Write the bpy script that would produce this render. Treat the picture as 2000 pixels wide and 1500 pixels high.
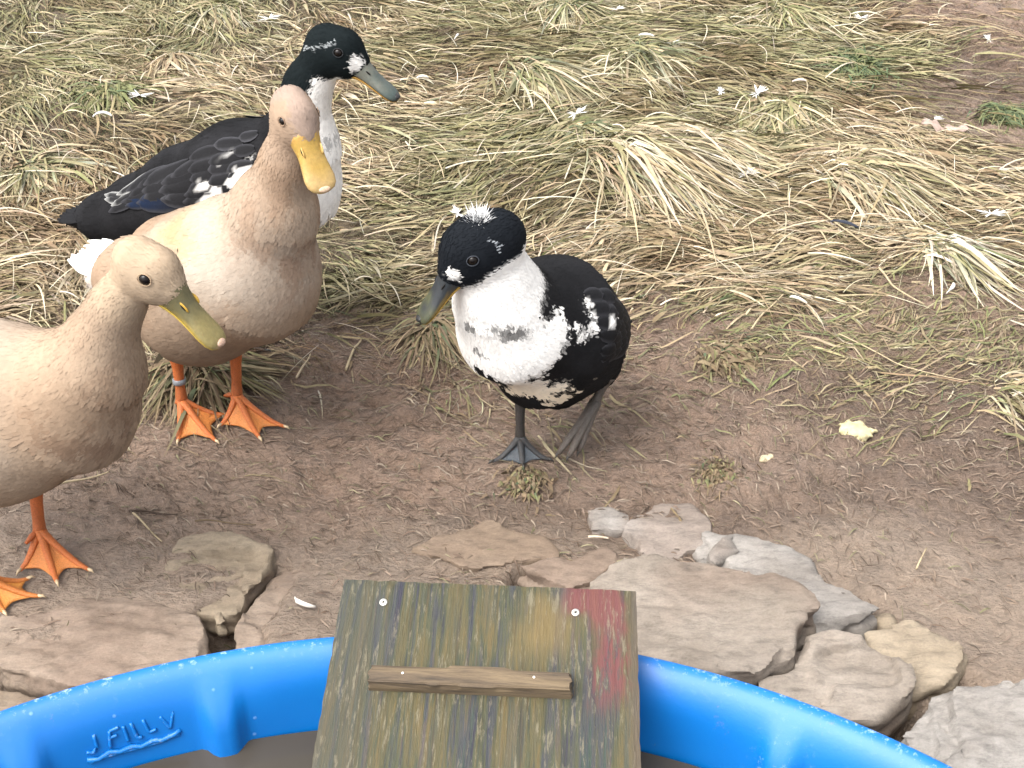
import bpy, bmesh, math, random
import numpy as np
from mathutils import Vector, Matrix

R = math.radians
rng = np.random.default_rng(11)
random.seed(5)
for o in list(bpy.data.objects):
    bpy.data.objects.remove(o)
scene = bpy.context.scene
COL = scene.collection

# ------------------------------------------------------------------ camera
FPX, CH, CP = 2414.0, 0.95, R(36.5)          # focal length in photo pixels, camera height, downward pitch
cam_d = bpy.data.cameras.new('camera')
cam_d.sensor_fit = 'HORIZONTAL'
cam_d.sensor_width = 36.0
cam_d.lens = 36.0 * FPX / 2000.0
cam_d.clip_start = 0.02
cam_d.clip_end = 500
cam = bpy.data.objects.new('camera', cam_d)
COL.objects.link(cam)
cam.location = (0, 0, CH)
cam.rotation_euler = (math.pi / 2 - CP, 0, 0)
scene.camera = cam

# ------------------------------------------------------------------ overcast sky and soft sun
SUN_EL, SUN_AZ = R(60), R(-125)               # azimuth measured from +Y (away from the camera) towards +X
world = bpy.data.worlds.new('World')
scene.world = world
world.use_nodes = True
wn = world.node_tree
bg = wn.nodes['Background']
sky = wn.nodes.new('ShaderNodeTexSky')
sky.sky_type = 'NISHITA'
sky.sun_disc = False
sky.sun_elevation = SUN_EL
sky.sun_rotation = SUN_AZ
sky.air_density = 1.0
sky.dust_density = 6.0
sky.ozone_density = 1.0
hs = wn.nodes.new('ShaderNodeHueSaturation')   # cloud cover: the same sky, greyed
hs.inputs['Saturation'].default_value = 0.22
wn.links.new(sky.outputs[0], hs.inputs['Color'])
wn.links.new(hs.outputs[0], bg.inputs['Color'])
bg.inputs['Strength'].default_value = 0.15
sun_d = bpy.data.lights.new('sun', 'SUN')
sun_d.energy = 0.8
sun_d.angle = R(60)
sun_d.color = (1.0, 0.95, 0.88)
sun = bpy.data.objects.new('sun', sun_d)
COL.objects.link(sun)
sd = Vector((math.sin(SUN_AZ) * math.cos(SUN_EL), math.cos(SUN_AZ) * math.cos(SUN_EL), math.sin(SUN_EL)))
sun.rotation_euler = sd.to_track_quat('Z', 'Y').to_euler()
sun.location = (0, 0, 5)
vs = scene.view_settings
vs.view_transform = 'Standard'
vs.look = 'None'
vs.exposure = 1.48
vs.gamma = 1.0
vs.use_curve_mapping = False

# ------------------------------------------------------------------ maths helpers
def ray(u, v):
    a = (u - 1000) / FPX
    b = -(v - 750) / FPX
    return np.array([a, math.cos(CP) + b * math.sin(CP), -math.sin(CP) + b * math.cos(CP)])
EYE = np.array([0, 0, CH])
def G(u, v, z=0.0):                            # the spot at height z that the photo shows at (u, v)
    d = ray(u, v)
    return EYE + d * ((z - CH) / d[2])
def PY(u, v, Y):                               # the spot at distance Y that the photo shows at (u, v)
    d = ray(u, v)
    return EYE + d * (Y / d[1])

def _hash(ix, iy, iz, seed):
    h = (ix.astype(np.int64) * 374761393 + iy.astype(np.int64) * 668265263 + iz.astype(np.int64) * 2147483647 + seed * 1274126177) & 0xFFFFFFFF
    h = ((h ^ (h >> 13)) * 1274126177) & 0xFFFFFFFF
    h = ((h ^ (h >> 16)) * 2246822519) & 0xFFFFFFFF
    return ((h ^ (h >> 15)) & 0xFFFFFF) / float(0xFFFFFF) * 2 - 1
def vnoise(x, y, z, seed=0):
    x, y, z = np.broadcast_arrays(np.asarray(x, float), np.asarray(y, float), np.asarray(z, float))
    ix, iy, iz = np.floor(x), np.floor(y), np.floor(z)
    fx, fy, fz = x - ix, y - iy, z - iz
    fx, fy, fz = [t * t * (3 - 2 * t) for t in (fx, fy, fz)]
    r = 0
    for dx in (0, 1):
        for dy in (0, 1):
            for dz in (0, 1):
                w = (fx if dx else 1 - fx) * (fy if dy else 1 - fy) * (fz if dz else 1 - fz)
                r = r + w * _hash(ix + dx, iy + dy, iz + dz, seed)
    return r
def fbm(x, y, z=0.0, octv=4, seed=0, gain=0.5):
    r, a = 0, 1.0
    for i in range(octv):
        r = r + a * vnoise(np.asarray(x) * 2 ** i, np.asarray(y) * 2 ** i, np.asarray(z) * 2 ** i, seed + i * 17)
        a *= gain
    return r
def sstep(a, b, x):
    t = np.clip((x - a) / (b - a), 0, 1)
    return t * t * (3 - 2 * t)

# ------------------------------------------------------------------ mesh helpers
def mk_mesh(name, V, F, col=None, smooth=True):
    """V (n,3); F an array (m,3|4) or a list of such arrays; col (n,3) colours of the vertices"""
    V = np.asarray(V, np.float32)
    if isinstance(F, np.ndarray):
        F = [F]
    F = [np.asarray(f, np.int32) for f in F if len(f)]
    me = bpy.data.meshes.new(name)
    loops = np.concatenate([f.ravel() for f in F])
    tot = np.concatenate([np.full(len(f), f.shape[1], np.int32) for f in F])
    start = np.concatenate([[0], np.cumsum(tot)[:-1]]).astype(np.int32)
    me.vertices.add(len(V))
    me.vertices.foreach_set('co', V.ravel())
    me.loops.add(len(loops))
    me.loops.foreach_set('vertex_index', loops)
    me.polygons.add(len(tot))
    me.polygons.foreach_set('loop_start', start)
    try:
        me.polygons.foreach_set('loop_total', tot)
    except Exception:
        pass
    me.polygons.foreach_set('use_smooth', np.full(len(tot), smooth))
    me.update(calc_edges=True)
    me.validate()
    if col is not None:
        a = me.color_attributes.new('Col', 'FLOAT_COLOR', 'POINT')
        c = np.ones((len(V), 4), np.float32)
        c[:, :3] = np.clip(col, 0, 1)
        a.data.foreach_set('color', c.ravel())
    return me
def add(name, me, mat, parent=None, **props):
    o = bpy.data.objects.new(name, me)
    COL.objects.link(o)
    if mat is not None and me is not None and not me.materials:
        me.materials.append(mat)
    if parent is not None:
        o.parent = parent
    for k, v in props.items():
        o[k] = v
    return o
def empty(name, loc, rz=0.0, **props):
    o = bpy.data.objects.new(name, None)
    COL.objects.link(o)
    o.location = loc
    o.rotation_euler = (0, 0, rz)
    o.empty_display_size = 0.03
    for k, v in props.items():
        o[k] = v
    return o

def join_parts(parts):
    """parts: list of (V, F[list], C or None) -> one"""
    Vs, Fs, Cs, n = [], [], [], 0
    for V, F, C in parts:
        for f in (F if isinstance(F, list) else [F]):
            Fs.append(np.asarray(f) + n)
        Vs.append(V)
        Cs.append(C)
        n += len(V)
    C = None if Cs[0] is None else np.concatenate(Cs)
    out = {}
    for f in Fs:
        out.setdefault(f.shape[1], []).append(f)
    return np.concatenate(Vs), [np.concatenate(v) for v in out.values()], C

def surface_nets(D, org, h):
    nx, ny, nz = D.shape
    S = D < 0
    cnt = sum(S[dx:nx - 1 + dx, dy:ny - 1 + dy, dz:nz - 1 + dz].astype(np.int8) for dx in (0, 1) for dy in (0, 1) for dz in (0, 1))
    act = (cnt > 0) & (cnt < 8)
    ci = np.argwhere(act)
    idx = np.full(act.shape, -1, np.int64)
    idx[act] = np.arange(len(ci))
    val = {}
    for dx in (0, 1):
        for dy in (0, 1):
            for dz in (0, 1):
                val[dx, dy, dz] = D[ci[:, 0] + dx, ci[:, 1] + dy, ci[:, 2] + dz]
    acc = np.zeros((len(ci), 3))
    n = np.zeros(len(ci))
    for a in val:
        for ax in range(3):
            if a[ax] == 0:
                b = list(a); b[ax] = 1; b = tuple(b)
                va, vb = val[a], val[b]
                m = (va < 0) != (vb < 0)
                t = np.where(m, va / np.where(m, va - vb, 1), 0)
                for k in range(3):
                    acc[:, k] += np.where(m, a[k] + (t if k == ax else 0), 0)
                n += m
    V = (ci + acc / n[:, None]) * h + org
    Q = []
    for ax in range(3):
        o1, o2 = [(1, 2), (2, 0), (0, 1)][ax]
        sl0 = [slice(1, -1)] * 3; sl1 = [slice(1, -1)] * 3
        sl0[ax] = slice(0, -1); sl1[ax] = slice(1, None)
        s0, s1 = S[tuple(sl0)], S[tuple(sl1)]
        for flip in (0, 1):
            e = np.argwhere((s0 & ~s1) if not flip else (~s0 & s1))
            if not len(e):
                continue
            off = np.ones(3, int); off[ax] = 0
            e = e + off
            u1 = np.zeros(3, int); u1[o1] = 1
            u2 = np.zeros(3, int); u2[o2] = 1
            q = [e - u1 - u2, e - u2, e, e - u1]
            q = np.stack([idx[c[:, 0], c[:, 1], c[:, 2]] for c in q], 1)
            if flip:
                q = q[:, ::-1]
            Q.append(q[(q >= 0).all(1)])
    return V, np.concatenate(Q)

def grid_faces(nu, nv, wrap=False):
    i, j = np.meshgrid(np.arange(nu - 1), np.arange(nv if wrap else nv - 1), indexing='ij')
    a = i * nv + j
    b = i * nv + (j + 1) % nv
    return np.stack([a, b, b + nv, a + nv], -1).reshape(-1, 4)
def tube(P, rad, n=10, flat=1.0, up=None):
    """round tube through points P with radii; closed ends"""
    P = np.asarray(P, float); rad = np.asarray(rad, float)
    T = np.gradient(P, axis=0)
    T /= np.linalg.norm(T, axis=1)[:, None]
    up = np.array([0.13, 0.31, 0.94]) if up is None else np.asarray(up, float)
    A = np.cross(T, up)
    bad = np.linalg.norm(A, axis=1) < 0.2
    A[bad] = np.cross(T[bad], np.array([1.0, 0.1, 0]))
    A /= np.linalg.norm(A, axis=1)[:, None]
    B = np.cross(A, T)
    th = np.linspace(0, 2 * np.pi, n, endpoint=False)
    V = P[:, None] + rad[:, None, None] * (np.cos(th)[None, :, None] * A[:, None] + flat * np.sin(th)[None, :, None] * B[:, None])
    V = V.reshape(-1, 3)
    F = grid_faces(len(P), n, True)
    m = len(V)
    V = np.concatenate([V, P[:1], P[-1:]])
    k = np.arange(n); k2 = (k + 1) % n
    t0 = np.stack([np.full(n, m), k2, k], 1)
    t1 = np.stack([np.full(n, m + 1), (len(P) - 1) * n + k, (len(P) - 1) * n + k2], 1)
    return V, [F, np.concatenate([t0, t1])], None
def ellipsoid(c, ax, n=14, m=9):
    """ax: three axis vectors"""
    c = np.asarray(c, float); ax = np.asarray(ax, float)
    ph = np.linspace(0.02, math.pi - 0.02, m); th = np.linspace(0, 2 * math.pi, n, endpoint=False)
    p, t = np.meshgrid(ph, th, indexing='ij')
    U = np.stack([np.sin(p) * np.cos(t), np.sin(p) * np.sin(t), np.cos(p)], -1).reshape(-1, 3)
    V = c + U @ ax
    F = grid_faces(m, n, True)
    V = np.concatenate([V, [c + ax[2], c - ax[2]]])
    k = np.arange(n); k2 = (k + 1) % n
    a = m * n
    return V, [F, np.concatenate([np.stack([np.full(n, a), k2, k], 1), np.stack([np.full(n, a + 1), (m - 1) * n + k, (m - 1) * n + k2], 1)])], None
def slab(P, th):
    """closed sheet of thickness th from a grid P (nu,nv,3)"""
    nu, nv = P.shape[:2]
    du = np.gradient(P, axis=0); dv = np.gradient(P, axis=1)
    N = np.cross(du, dv); N /= np.maximum(np.linalg.norm(N, axis=-1, keepdims=True), 1e-9)
    N *= np.where(N[..., 2:] < 0, -1, 1)
    V = np.concatenate([(P + N * th / 2).reshape(-1, 3), (P - N * th / 2).reshape(-1, 3)])
    F = grid_faces(nu, nv)
    n = nu * nv
    rim = [i * nv for i in range(nu)] + [(nu - 1) * nv + j for j in range(1, nv)] + [i * nv + nv - 1 for i in range(nu - 2, -1, -1)] + [j for j in range(nv - 2, 0, -1)]
    rim = np.array(rim); r2 = np.roll(rim, -1)
    return V, [np.concatenate([F, F[:, ::-1] + n, np.stack([rim, r2, r2 + n, rim + n], 1)])], None
def const_col(part, c):
    return part[0], part[1], np.tile(np.asarray(c, float), (len(part[0]), 1))

# ------------------------------------------------------------------ materials
def new_mat(name):
    m = bpy.data.materials.new(name)
    m.use_nodes = True
    nt = m.node_tree
    return m, nt, nt.nodes['Principled BSDF']
def N(nt, typ, **kw):
    n = nt.nodes.new('ShaderNode' + typ)
    for k, v in kw.items():
        if k in n.inputs.keys():
            n.inputs[k].default_value = v
        else:
            setattr(n, k, v)
    return n
def L(nt, a, b):
    nt.links.new(a, b)
def noise_node(nt, scale, detail=4, rough=0.55, vec=None, dist=0.0):
    n = N(nt, 'TexNoise')
    n.inputs['Scale'].default_value = scale
    n.inputs['Detail'].default_value = detail
    n.inputs['Roughness'].default_value = rough
    n.inputs['Distortion'].default_value = dist
    if vec is not None:
        L(nt, vec, n.inputs['Vector'])
    return n
def ramp(nt, fac, stops):
    r = N(nt, 'ValToRGB')
    e = r.color_ramp.elements
    while len(e) < len(stops):
        e.new(0.5)
    for q, (p, c) in zip(e, stops):
        q.position = p
        q.color = (*c, 1) if len(c) == 3 else c
    L(nt, fac, r.inputs['Fac'])
    return r
def mix(nt, fac, a, b, mode='MIX'):
    m = N(nt, 'Mix', data_type='RGBA', blend_type=mode)
    for s, v in ((m.inputs[0], fac), (m.inputs[6], a), (m.inputs[7], b)):
        if hasattr(v, 'links') or hasattr(v, 'is_output'):
            L(nt, v, s)
        else:
            s.default_value = v if not isinstance(v, tuple) else (*v, 1)
    return m.outputs[2]
def bump(nt, bsdf, height, strength=0.3, dist=0.005):
    b = N(nt, 'Bump')
    b.inputs['Strength'].default_value = strength
    b.inputs['Distance'].default_value = dist
    L(nt, height, b.inputs['Height'])
    L(nt, b.outputs[0], bsdf.inputs['Normal'])
def coords(nt, kind='Object', scale=None):
    tc = N(nt, 'TexCoord')
    if scale is None:
        return tc.outputs[kind]
    mp = N(nt, 'Mapping')
    mp.inputs['Scale'].default_value = scale
    L(nt, tc.outputs[kind], mp.inputs['Vector'])
    return mp.outputs[0]
def attr_mat(name, rough=0.75, spec=0.3, nscale=220.0, namp=0.25, bscale=300.0, bstr=0.3, sheen=0.0, sss=0.0, K=1.0):
    """colour from the vertices' own colours, broken up by a fine noise"""
    m, nt, b = new_mat(name)
    a = N(nt, 'Attribute', attribute_name='Col')
    v = coords(nt)
    n = noise_node(nt, nscale, 3, 0.6, v)
    g = ramp(nt, n.outputs[0], [(0.25, (K * (1 - namp),) * 3), (0.75, (K * (1 + namp * 0.4),) * 3)])
    c = mix(nt, 1.0, a.outputs[0], g.outputs[0], 'MULTIPLY')
    L(nt, c, b.inputs['Base Color'])
    b.inputs['Roughness'].default_value = rough
    b.inputs['Specular IOR Level'].default_value = spec
    if sheen:
        b.inputs['Sheen Weight'].default_value = sheen
        b.inputs['Sheen Roughness'].default_value = 0.5
    if sss:
        b.inputs['Subsurface Weight'].default_value = sss
        b.inputs['Subsurface Scale'].default_value = 0.004
    if bstr:
        n2 = noise_node(nt, bscale, 3, 0.6, v)
        bump(nt, b, n2.outputs[0], bstr, 0.002)
    return m
M = {}
M['plumage'] = attr_mat('plumage', 0.85, 0.12, 120, 0.10, 420, 0.12)
M['wing'] = attr_mat('wing_feather', 0.7, 0.1, 300, 0.2, 500, 0.2)
M['skin'] = attr_mat('leg_skin', 0.45, 0.45, 500, 0.3, 700, 0.6, 0, 0.08, .80)
M['bill'] = attr_mat('bill_horn', 0.48, 0.35, 260, 0.22, 500, 0.15, 0, 0.05, .80)
M['straw'] = attr_mat('straw', 0.7, 0.25, 150, 0.25, 0, 0, 0, 0, .84)
M['stone'] = None
M['down'] = attr_mat('white_down', 0.8, 0.2, 400, 0.1, 0, 0, 0.2)
def simple(name, col, rough=0.5, spec=0.5, metal=0.0):
    m, nt, b = new_mat(name)
    n = noise_node(nt, 180, 3, 0.6, coords(nt))
    g = ramp(nt, n.outputs[0], [(0.3, tuple(c * 0.75 for c in col)), (0.7, tuple(min(1, c * 1.1) for c in col))])
    L(nt, g.outputs[0], b.inputs['Base Color'])
    b.inputs['Roughness'].default_value = rough
    b.inputs['Specular IOR Level'].default_value = spec
    b.inputs['Metallic'].default_value = metal
    return m
M['eye'] = simple('eye_dark', (0.006, 0.004, 0.003), 0.12, 0.25)
M['dark'] = simple('dark_recess', (0.01, 0.009, 0.008), 0.6, 0.2)
M['band'] = simple('grey_band', (0.22, 0.23, 0.25), 0.4, 0.4)
M['redband'] = simple('red_band', (0.35, 0.03, 0.02), 0.4, 0.4)
M['claw'] = simple('claw_horn', (0.55, 0.42, 0.26), 0.4, 0.4)
M['darkclaw'] = simple('dark_claw_horn', (0.05, 0.045, 0.04), 0.4, 0.4)
M['screw'] = simple('screw_steel', (0.7, 0.68, 0.62), 0.32, 0.5, 0.85)

# mud: damp brown soil
m, nt, b = new_mat('mud'); M['mud'] = m
a = N(nt, 'Attribute', attribute_name='Col')
v = coords(nt)
n1 = noise_node(nt, 22, 6, 0.65, v)
n2 = noise_node(nt, 130, 5, 0.65, coords(nt, 'Object', (1.0, 1.7, 1)))
g1 = ramp(nt, n1.outputs[0], [(0.3, (0.62, 0.62, 0.63)), (0.7, (0.90, 0.885, 0.87))])
g2 = ramp(nt, n2.outputs[0], [(0.3, (0.72, 0.72, 0.72)), (0.72, (1.15, 1.15, 1.15))])
L(nt, mix(nt, 1.0, mix(nt, 1.0, a.outputs[0], g1.outputs[0], 'MULTIPLY'), g2.outputs[0], 'MULTIPLY'), b.inputs['Base Color'])
n3 = noise_node(nt, 9, 4, 0.6, v)
rr = ramp(nt, n3.outputs[0], [(0.35, (0.22,) * 3), (0.62, (0.52,) * 3)])
L(nt, rr.outputs[0], b.inputs['Roughness'])
b.inputs['Specular IOR Level'].default_value = 0.4
bump(nt, b, n2.outputs[0], 1.0, 0.008)

# stone
m, nt, b = new_mat('flagstone'); M['stone'] = m
a = N(nt, 'Attribute', attribute_name='Col')
v = coords(nt)
n1 = noise_node(nt, 14, 6, 0.65, v)
n2 = noise_node(nt, 60, 10, 0.78, coords(nt, 'Object', (0.6, 1.7, 1)))
n3 = noise_node(nt, 400, 3, 0.6, v)
g1 = ramp(nt, n1.outputs[0], [(0.3, (0.62, 0.60, 0.58)), (0.7, (0.96, 0.97, 0.98))])
g2 = ramp(nt, n2.outputs[0], [(0.32, (0.55,) * 3), (0.50, (1.0,) * 3), (0.7, (1.2,) * 3)])
g3 = ramp(nt, n3.outputs[0], [(0.25, (0.85,) * 3), (0.7, (1.06,) * 3)])
c = mix(nt, 1.0, mix(nt, 1.0, a.outputs[0], g1.outputs[0], 'MULTIPLY'), g2.outputs[0], 'MULTIPLY')
L(nt, mix(nt, 1.0, c, g3.outputs[0], 'MULTIPLY'), b.inputs['Base Color'])
b.inputs['Roughness'].default_value = 0.72
bump(nt, b, n2.outputs[0], 0.55, 0.006)

# ------------------------------------------------------------------ ground shape
POOL_C = np.array([-0.070, 0.012]); POOL_R = 0.6205; POOL_Z = 0.25
HOLES = [(425, 1205, .030, .055), (445, 1245, .03, .055), (1055, 1128, .028, .04), (1030, 1112, .02, .03), (1690, 1212, .030, .045), (1740, 1390, .035, .06), (1700, 1430, .04, .06),
         (30, 1328, .045, .05), (100, 1350, .04, .05), (1880, 1345, .025, .045), (1560, 1280, .028, .03), (525, 1115, .022, .03), (490, 1160, .025, .04)]
HOLES = [(*G(u, v)[:2], r, d) for u, v, r, d in HOLES]
TUFTS = [  # u, v, crown radius, blade length, blade count, main direction (deg), spread, mound, colour kind, label
    (1040, 150, .070, .17, 520, -42, 32, .030, 1, 'long green and straw grass tussock combed to the right, above the crested duck'),
    (1255, 115, .060, .14, 380, -35, 40, .025, 1, 'blue-green grass tussock beside white down, upper middle of the lawn'),
    (1530, 212, .065, .13, 560, -75, 75, .034, 2, 'round yellow-green grass tussock drooping on all sides like a mop'),
    (1225, 318, .085, .24, 800, -40, 24, .045, 0, 'largest straw tussock, long pale blades swept down behind the crested duck'),
    (1135, 258, .045, .11, 260, -50, 50, .020, 1, 'small green-brown grass tuft beside the white down above the big straw tussock'),
    (1385, 290, .060, .14, 360, -25, 45, .025, 0, 'low straw tuft between the big straw tussock and the round yellow-green one'),
    (1655, 345, .075, .20, 560, -32, 34, .036, 0, 'wide straw tussock above the black feather with blades lying to the right'),
    (1835, 485, .050, .14, 200, -50, 26, .032, 3, 'bleached grey-green grass tussock with flat blades, right of the black feather'),
    (1525, 30, .070, .13, 420, -60, 60, .030, 2, 'yellow-green grass tussock at the top edge, right of centre'),
    (1110, 20, .060, .14, 380, -70, 60, .026, 1, 'green grass tussock at the top edge above the long combed tussock'),
    (335, 125, .040, .11, 160, -75, 50, .022, 4, 'ochre dead grass clump with a brown hollow, left of the black-headed duck'),
    (215, 185, .055, .08, 420, -60, 80, .018, 5, 'short bright green grass tuft above the curled white feather at left'),
    (1670, 125, .070, .07, 520, -50, 85, .012, 6, 'patch of fresh green grass at the bare earth, upper right'),
    (385, 715, .050, .12, 420, -60, 70, .022, 7, 'dark muddy grass tuft behind the legs of the standing buff duck'),
    (1990, 790, .045, .12, 220, -45, 30, .024, 0, 'straw tuft at the right edge below the lawn'),
    (850, 640, .040, .09, 260, -60, 60, .014, 7, 'flattened olive tuft below the bill of the crested duck'),
    (1028, 932, .028, .013, 380, -80, 90, .008, 8, 'small mossy clump in the mud at the crested duck\'s foot'),
    (1400, 925, .028, .013, 320, -60, 90, .006, 8, 'small dark mossy clump in the mud between crested duck and stones'),
    (1420, 690, .042, .035, 420, -40, 60, .008, 8, 'olive grass remnant on the mud right of the crested duck'),
    (430, 30, .06, .12, 320, -40, 60, .02, 1, 'blue-green grass tuft at the top edge above the ochre clump'),
    (60, 330, .06, .13, 300, -30, 60, .02, 1, 'green and straw tuft at the left edge beside the black tail'),
    (1975, 215, .05, .06, 360, -50, 85, .01, 6, 'dark green grass patch at the right edge near the lobed leaf'),
]
TPOS = [G(t[0], t[1])[:2] for t in TUFTS]
FEET = [(383, 815), (490, 805), (100, 1085), (20, 1150), (1015, 885), (1110, 885)]
FEET = [G(*q)[:2] for q in FEET]
def hz(x, y, fine=True):
    x = np.asarray(x, float); y = np.asarray(y, float)
    z = 0.010 * fbm(x * 2.3, y * 2.3, 0, 2, 3) + 0.006 * fbm(x * 7, y * 7, 0, 2, 5)
    if fine:
        z = z + 0.0070 * fbm(x * 30 + y * 9, y * 50, 0, 3, 9) + 0.0030 * fbm(x * 120, y * 150, 0, 2, 21)
    k = np.ones_like(z)
    for fx, fy in FEET:
        k = k * (1 - 0.9 * np.exp(-((x - fx) ** 2 + (y - fy) ** 2) / (2 * 0.045 ** 2)))
    z = z * k
    z = z * (1 - .55 * (1 - sstep(.95, 1.12, y)))
    for (tx, ty), t in zip(TPOS, TUFTS):
        z = z + .6 * t[7] * np.exp(-((x - tx) ** 2 + (y - ty) ** 2) / (2 * (t[2] * 0.9) ** 2))
    for hx, hy, r, d in HOLES:
        z = z - d * np.exp(-(((x - hx) ** 2 + (y - hy) ** 2) / (r * r)) ** 2)
    dp = np.hypot(x - POOL_C[0], y - POOL_C[1])
    z = z - 0.05 * (1 - sstep(POOL_R - 0.06, POOL_R + 0.01, dp))
    return z - 0.012
def grass_mask(x, y):
    e = 1.41 + 0.27 * np.clip(x, 0, .65) + 0.08 * fbm(x * 3, y * 3, 0, 3, 31)
    g = sstep(e - 0.05, e + 0.16, y)
    bare = sstep(0.60, 0.86, x - .10 * (y - 2.2) + 0.12 * fbm(x * 4, y * 4, 0, 3, 41)) * sstep(1.82, 2.0, y)
    return g * (1 - 0.93 * bare)
def build_ground():
    xs = np.concatenate([[-60, -25, -10, -5, -3, -2.2], np.arange(-1.75, 1.75, 0.006), [1.76, 2.2, 3, 5, 10, 25, 60]])
    ys = np.concatenate([[-60, -25, -10, -5, -2, -1, -.2, .2], np.arange(0.5, 3.3, 0.006), [3.32, 3.6, 4, 5, 7, 10, 20, 60]])
    X, Y = np.meshgrid(xs, ys, indexing='ij')
    Z = hz(X, Y)
    V = np.stack([X, Y, Z], -1).reshape(-1, 3)
    F = grid_faces(len(xs), len(ys))
    g = grass_mask(X, Y).reshape(-1, 1)
    x, y = X.ravel(), Y.ravel()
    n = np.clip(0.5 + 0.5 * fbm(x * 2.2, y * 2.2, 0, 4, 51), 0, 1)[:, None]
    c_mud = np.array([0.205, 0.135, 0.096]) * (1 - n) + np.array([0.275, 0.20, 0.152]) * n
    wet = sstep(0.15, 0.6, fbm(x * 1.7 + 5, y * 2.6, 0, 3, 61))[:, None]
    c_mud = c_mud * (1 - 0.40 * wet) * [1.30, 1.32, 1.32]
    tan = (1 - sstep(.93, 1.06, y + .06 * fbm(x * 5, y * 5, 0, 3, 66)))[:, None] * .75
    c_mud = c_mud * (1 - tan) + np.array([.325, .255, .195]) * (.85 + .3 * n) * tan
    c_gr = np.array([0.13, 0.092, 0.055]) * (1 - n) + np.array([0.18, 0.138, 0.085]) * n
    red = (sstep(0.6, 0.95, x) * sstep(1.7, 2.1, y))[:, None]
    c_gr = c_gr * (1 - red) + np.array([0.19, 0.125, 0.085]) * red
    return add('ground', mk_mesh('ground', V, F, c_mud * (1 - g) + c_gr * g), M['mud'], kind='structure')
build_ground()

# ------------------------------------------------------------------ flagstones
def poly_sdf(px, py, poly):
    P = np.asarray(poly); d = np.full(px.shape, 1e9); s = np.ones(px.shape)
    for i in range(len(P)):
        a, b = P[i], P[(i + 1) % len(P)]
        ex, ey = b - a
        wx, wy = px - a[0], py - a[1]
        t = np.clip((wx * ex + wy * ey) / (ex * ex + ey * ey), 0, 1)
        d = np.minimum(d, (wx - ex * t) ** 2 + (wy - ey * t) ** 2)
        c1, c2, c3 = py >= a[1], py < b[1], ex * wy > ey * wx
        s = np.where((c1 & c2 & c3) | (~c1 & ~c2 & ~c3), -s, s)
    return s * np.sqrt(d)
def smax(a, b, k):
    h = np.clip(0.5 - 0.5 * (b - a) / k, 0, 1)
    return b * (1 - h) + a * h + k * h * (1 - h)
def smin(a, b, k):
    h = np.clip(0.5 + 0.5 * (b - a) / k, 0, 1)
    return b * (1 - h) + a * h - k * h * (1 - h)
def stone(poly_px, top, thick, col, label, seed, tilt=(0, 0), rough=1.0, name='flagstone', h=0.004):
    P = np.array([G(u, v, top)[:2] for u, v in poly_px])
    c = P.mean(0)
    P = P - c
    lo, hi = P.min(0) - 0.03, P.max(0) + 0.03
    xs = np.arange(lo[0], hi[0], h); ys = np.arange(lo[1], hi[1], h); zs = np.arange(-thick - 0.03, 0.04, h)
    X, Y, Z = np.meshgrid(xs, ys, zs, indexing='ij')
    x2, y2 = X[:, :, 0], Y[:, :, 0]
    wx = 0.007 * fbm(x2 * 26, y2 * 26, 0, 4, seed); wy = 0.007 * fbm(x2 * 26, y2 * 26, 3.3, 4, seed + 5)
    d2 = poly_sdf(x2 + wx, y2 + wy, P)
    topz = tilt[0] * x2 + tilt[1] * y2 + rough * (0.0045 * fbm(x2 * 8, y2 * 13, 0, 3, seed + 9) + 0.0024 * fbm(x2 * 45, y2 * 130, 0, 3, seed + 13, .6))
    stp = fbm(x2 * 7 + 3, y2 * 9, 0, 3, seed + 22)
    topz = topz - rough * 0.008 * sstep(0.10, 0.16, stp) - rough * 0.005 * sstep(0.42, 0.46, stp)
    side = 0.006 * fbm(X * 26, Y * 26, Z * 110, 2, seed + 31)
    D = smax(d2[:, :, None] + side, np.maximum(Z - topz[:, :, None], -thick - Z), 0.005)
    V, F = surface_nets(D, np.array([xs[0], ys[0], zs[0]]), h)
    n = np.clip(0.5 + 0.6 * fbm(V[:, 0] * 8, V[:, 1] * 10, V[:, 2] * 8, 4, seed + 40), 0, 1)[:, None]
    mud = sstep(0.0, 0.5, fbm(V[:, 0] * 6 + 9, V[:, 1] * 6, V[:, 2] * 20, 3, seed + 50))[:, None] * 0.6
    C = np.array(col[0]) * (1 - n) + np.array(col[1]) * n
    C = C * (1 - mud) + np.array([0.215, 0.15, 0.11]) * mud
    me = mk_mesh(name, V, F, C)
    me.set_sharp_from_angle(angle=R(33))
    o = add(name, me, M['stone'], label=label, category='stone', group='flagstones set in the mud round the pool')
    o.location = (c[0], c[1], top)
    return o
GREY = ((0.24, 0.215, 0.19), (0.36, 0.335, 0.305)); TAN = ((0.235, 0.195, 0.155), (0.335, 0.285, 0.235)); OCH = ((0.23, 0.17, 0.11), (0.30, 0.23, 0.15)); OLV = ((0.265, 0.21, 0.145), (0.345, 0.28, 0.20)); MUDDY = ((0.27, 0.205, 0.155), (0.35, 0.275, 0.21))
stone([(1210, 1005), (1240, 985), (1300, 960), (1350, 965), (1375, 990), (1390, 1015), (1380, 1045), (1340, 1060), (1310, 1072), (1270, 1065), (1225, 1035)], .006, .05, GREY, 'pale grey pointed flagstone nearest the crested duck\'s feet', 100)
stone([(1120, 1165), (1150, 1130), (1200, 1095), (1270, 1085), (1330, 1092), (1400, 1095), (1470, 1115), (1560, 1130), (1582, 1145), (1578, 1180), (1555, 1220), (1548, 1265), (1490, 1300), (1400, 1308), (1200, 1300), (1120, 1290)], .036, .07, TAN, 'large thick tan flagstone with a broken right edge beside the ramp', 200, (0, .02))
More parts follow.
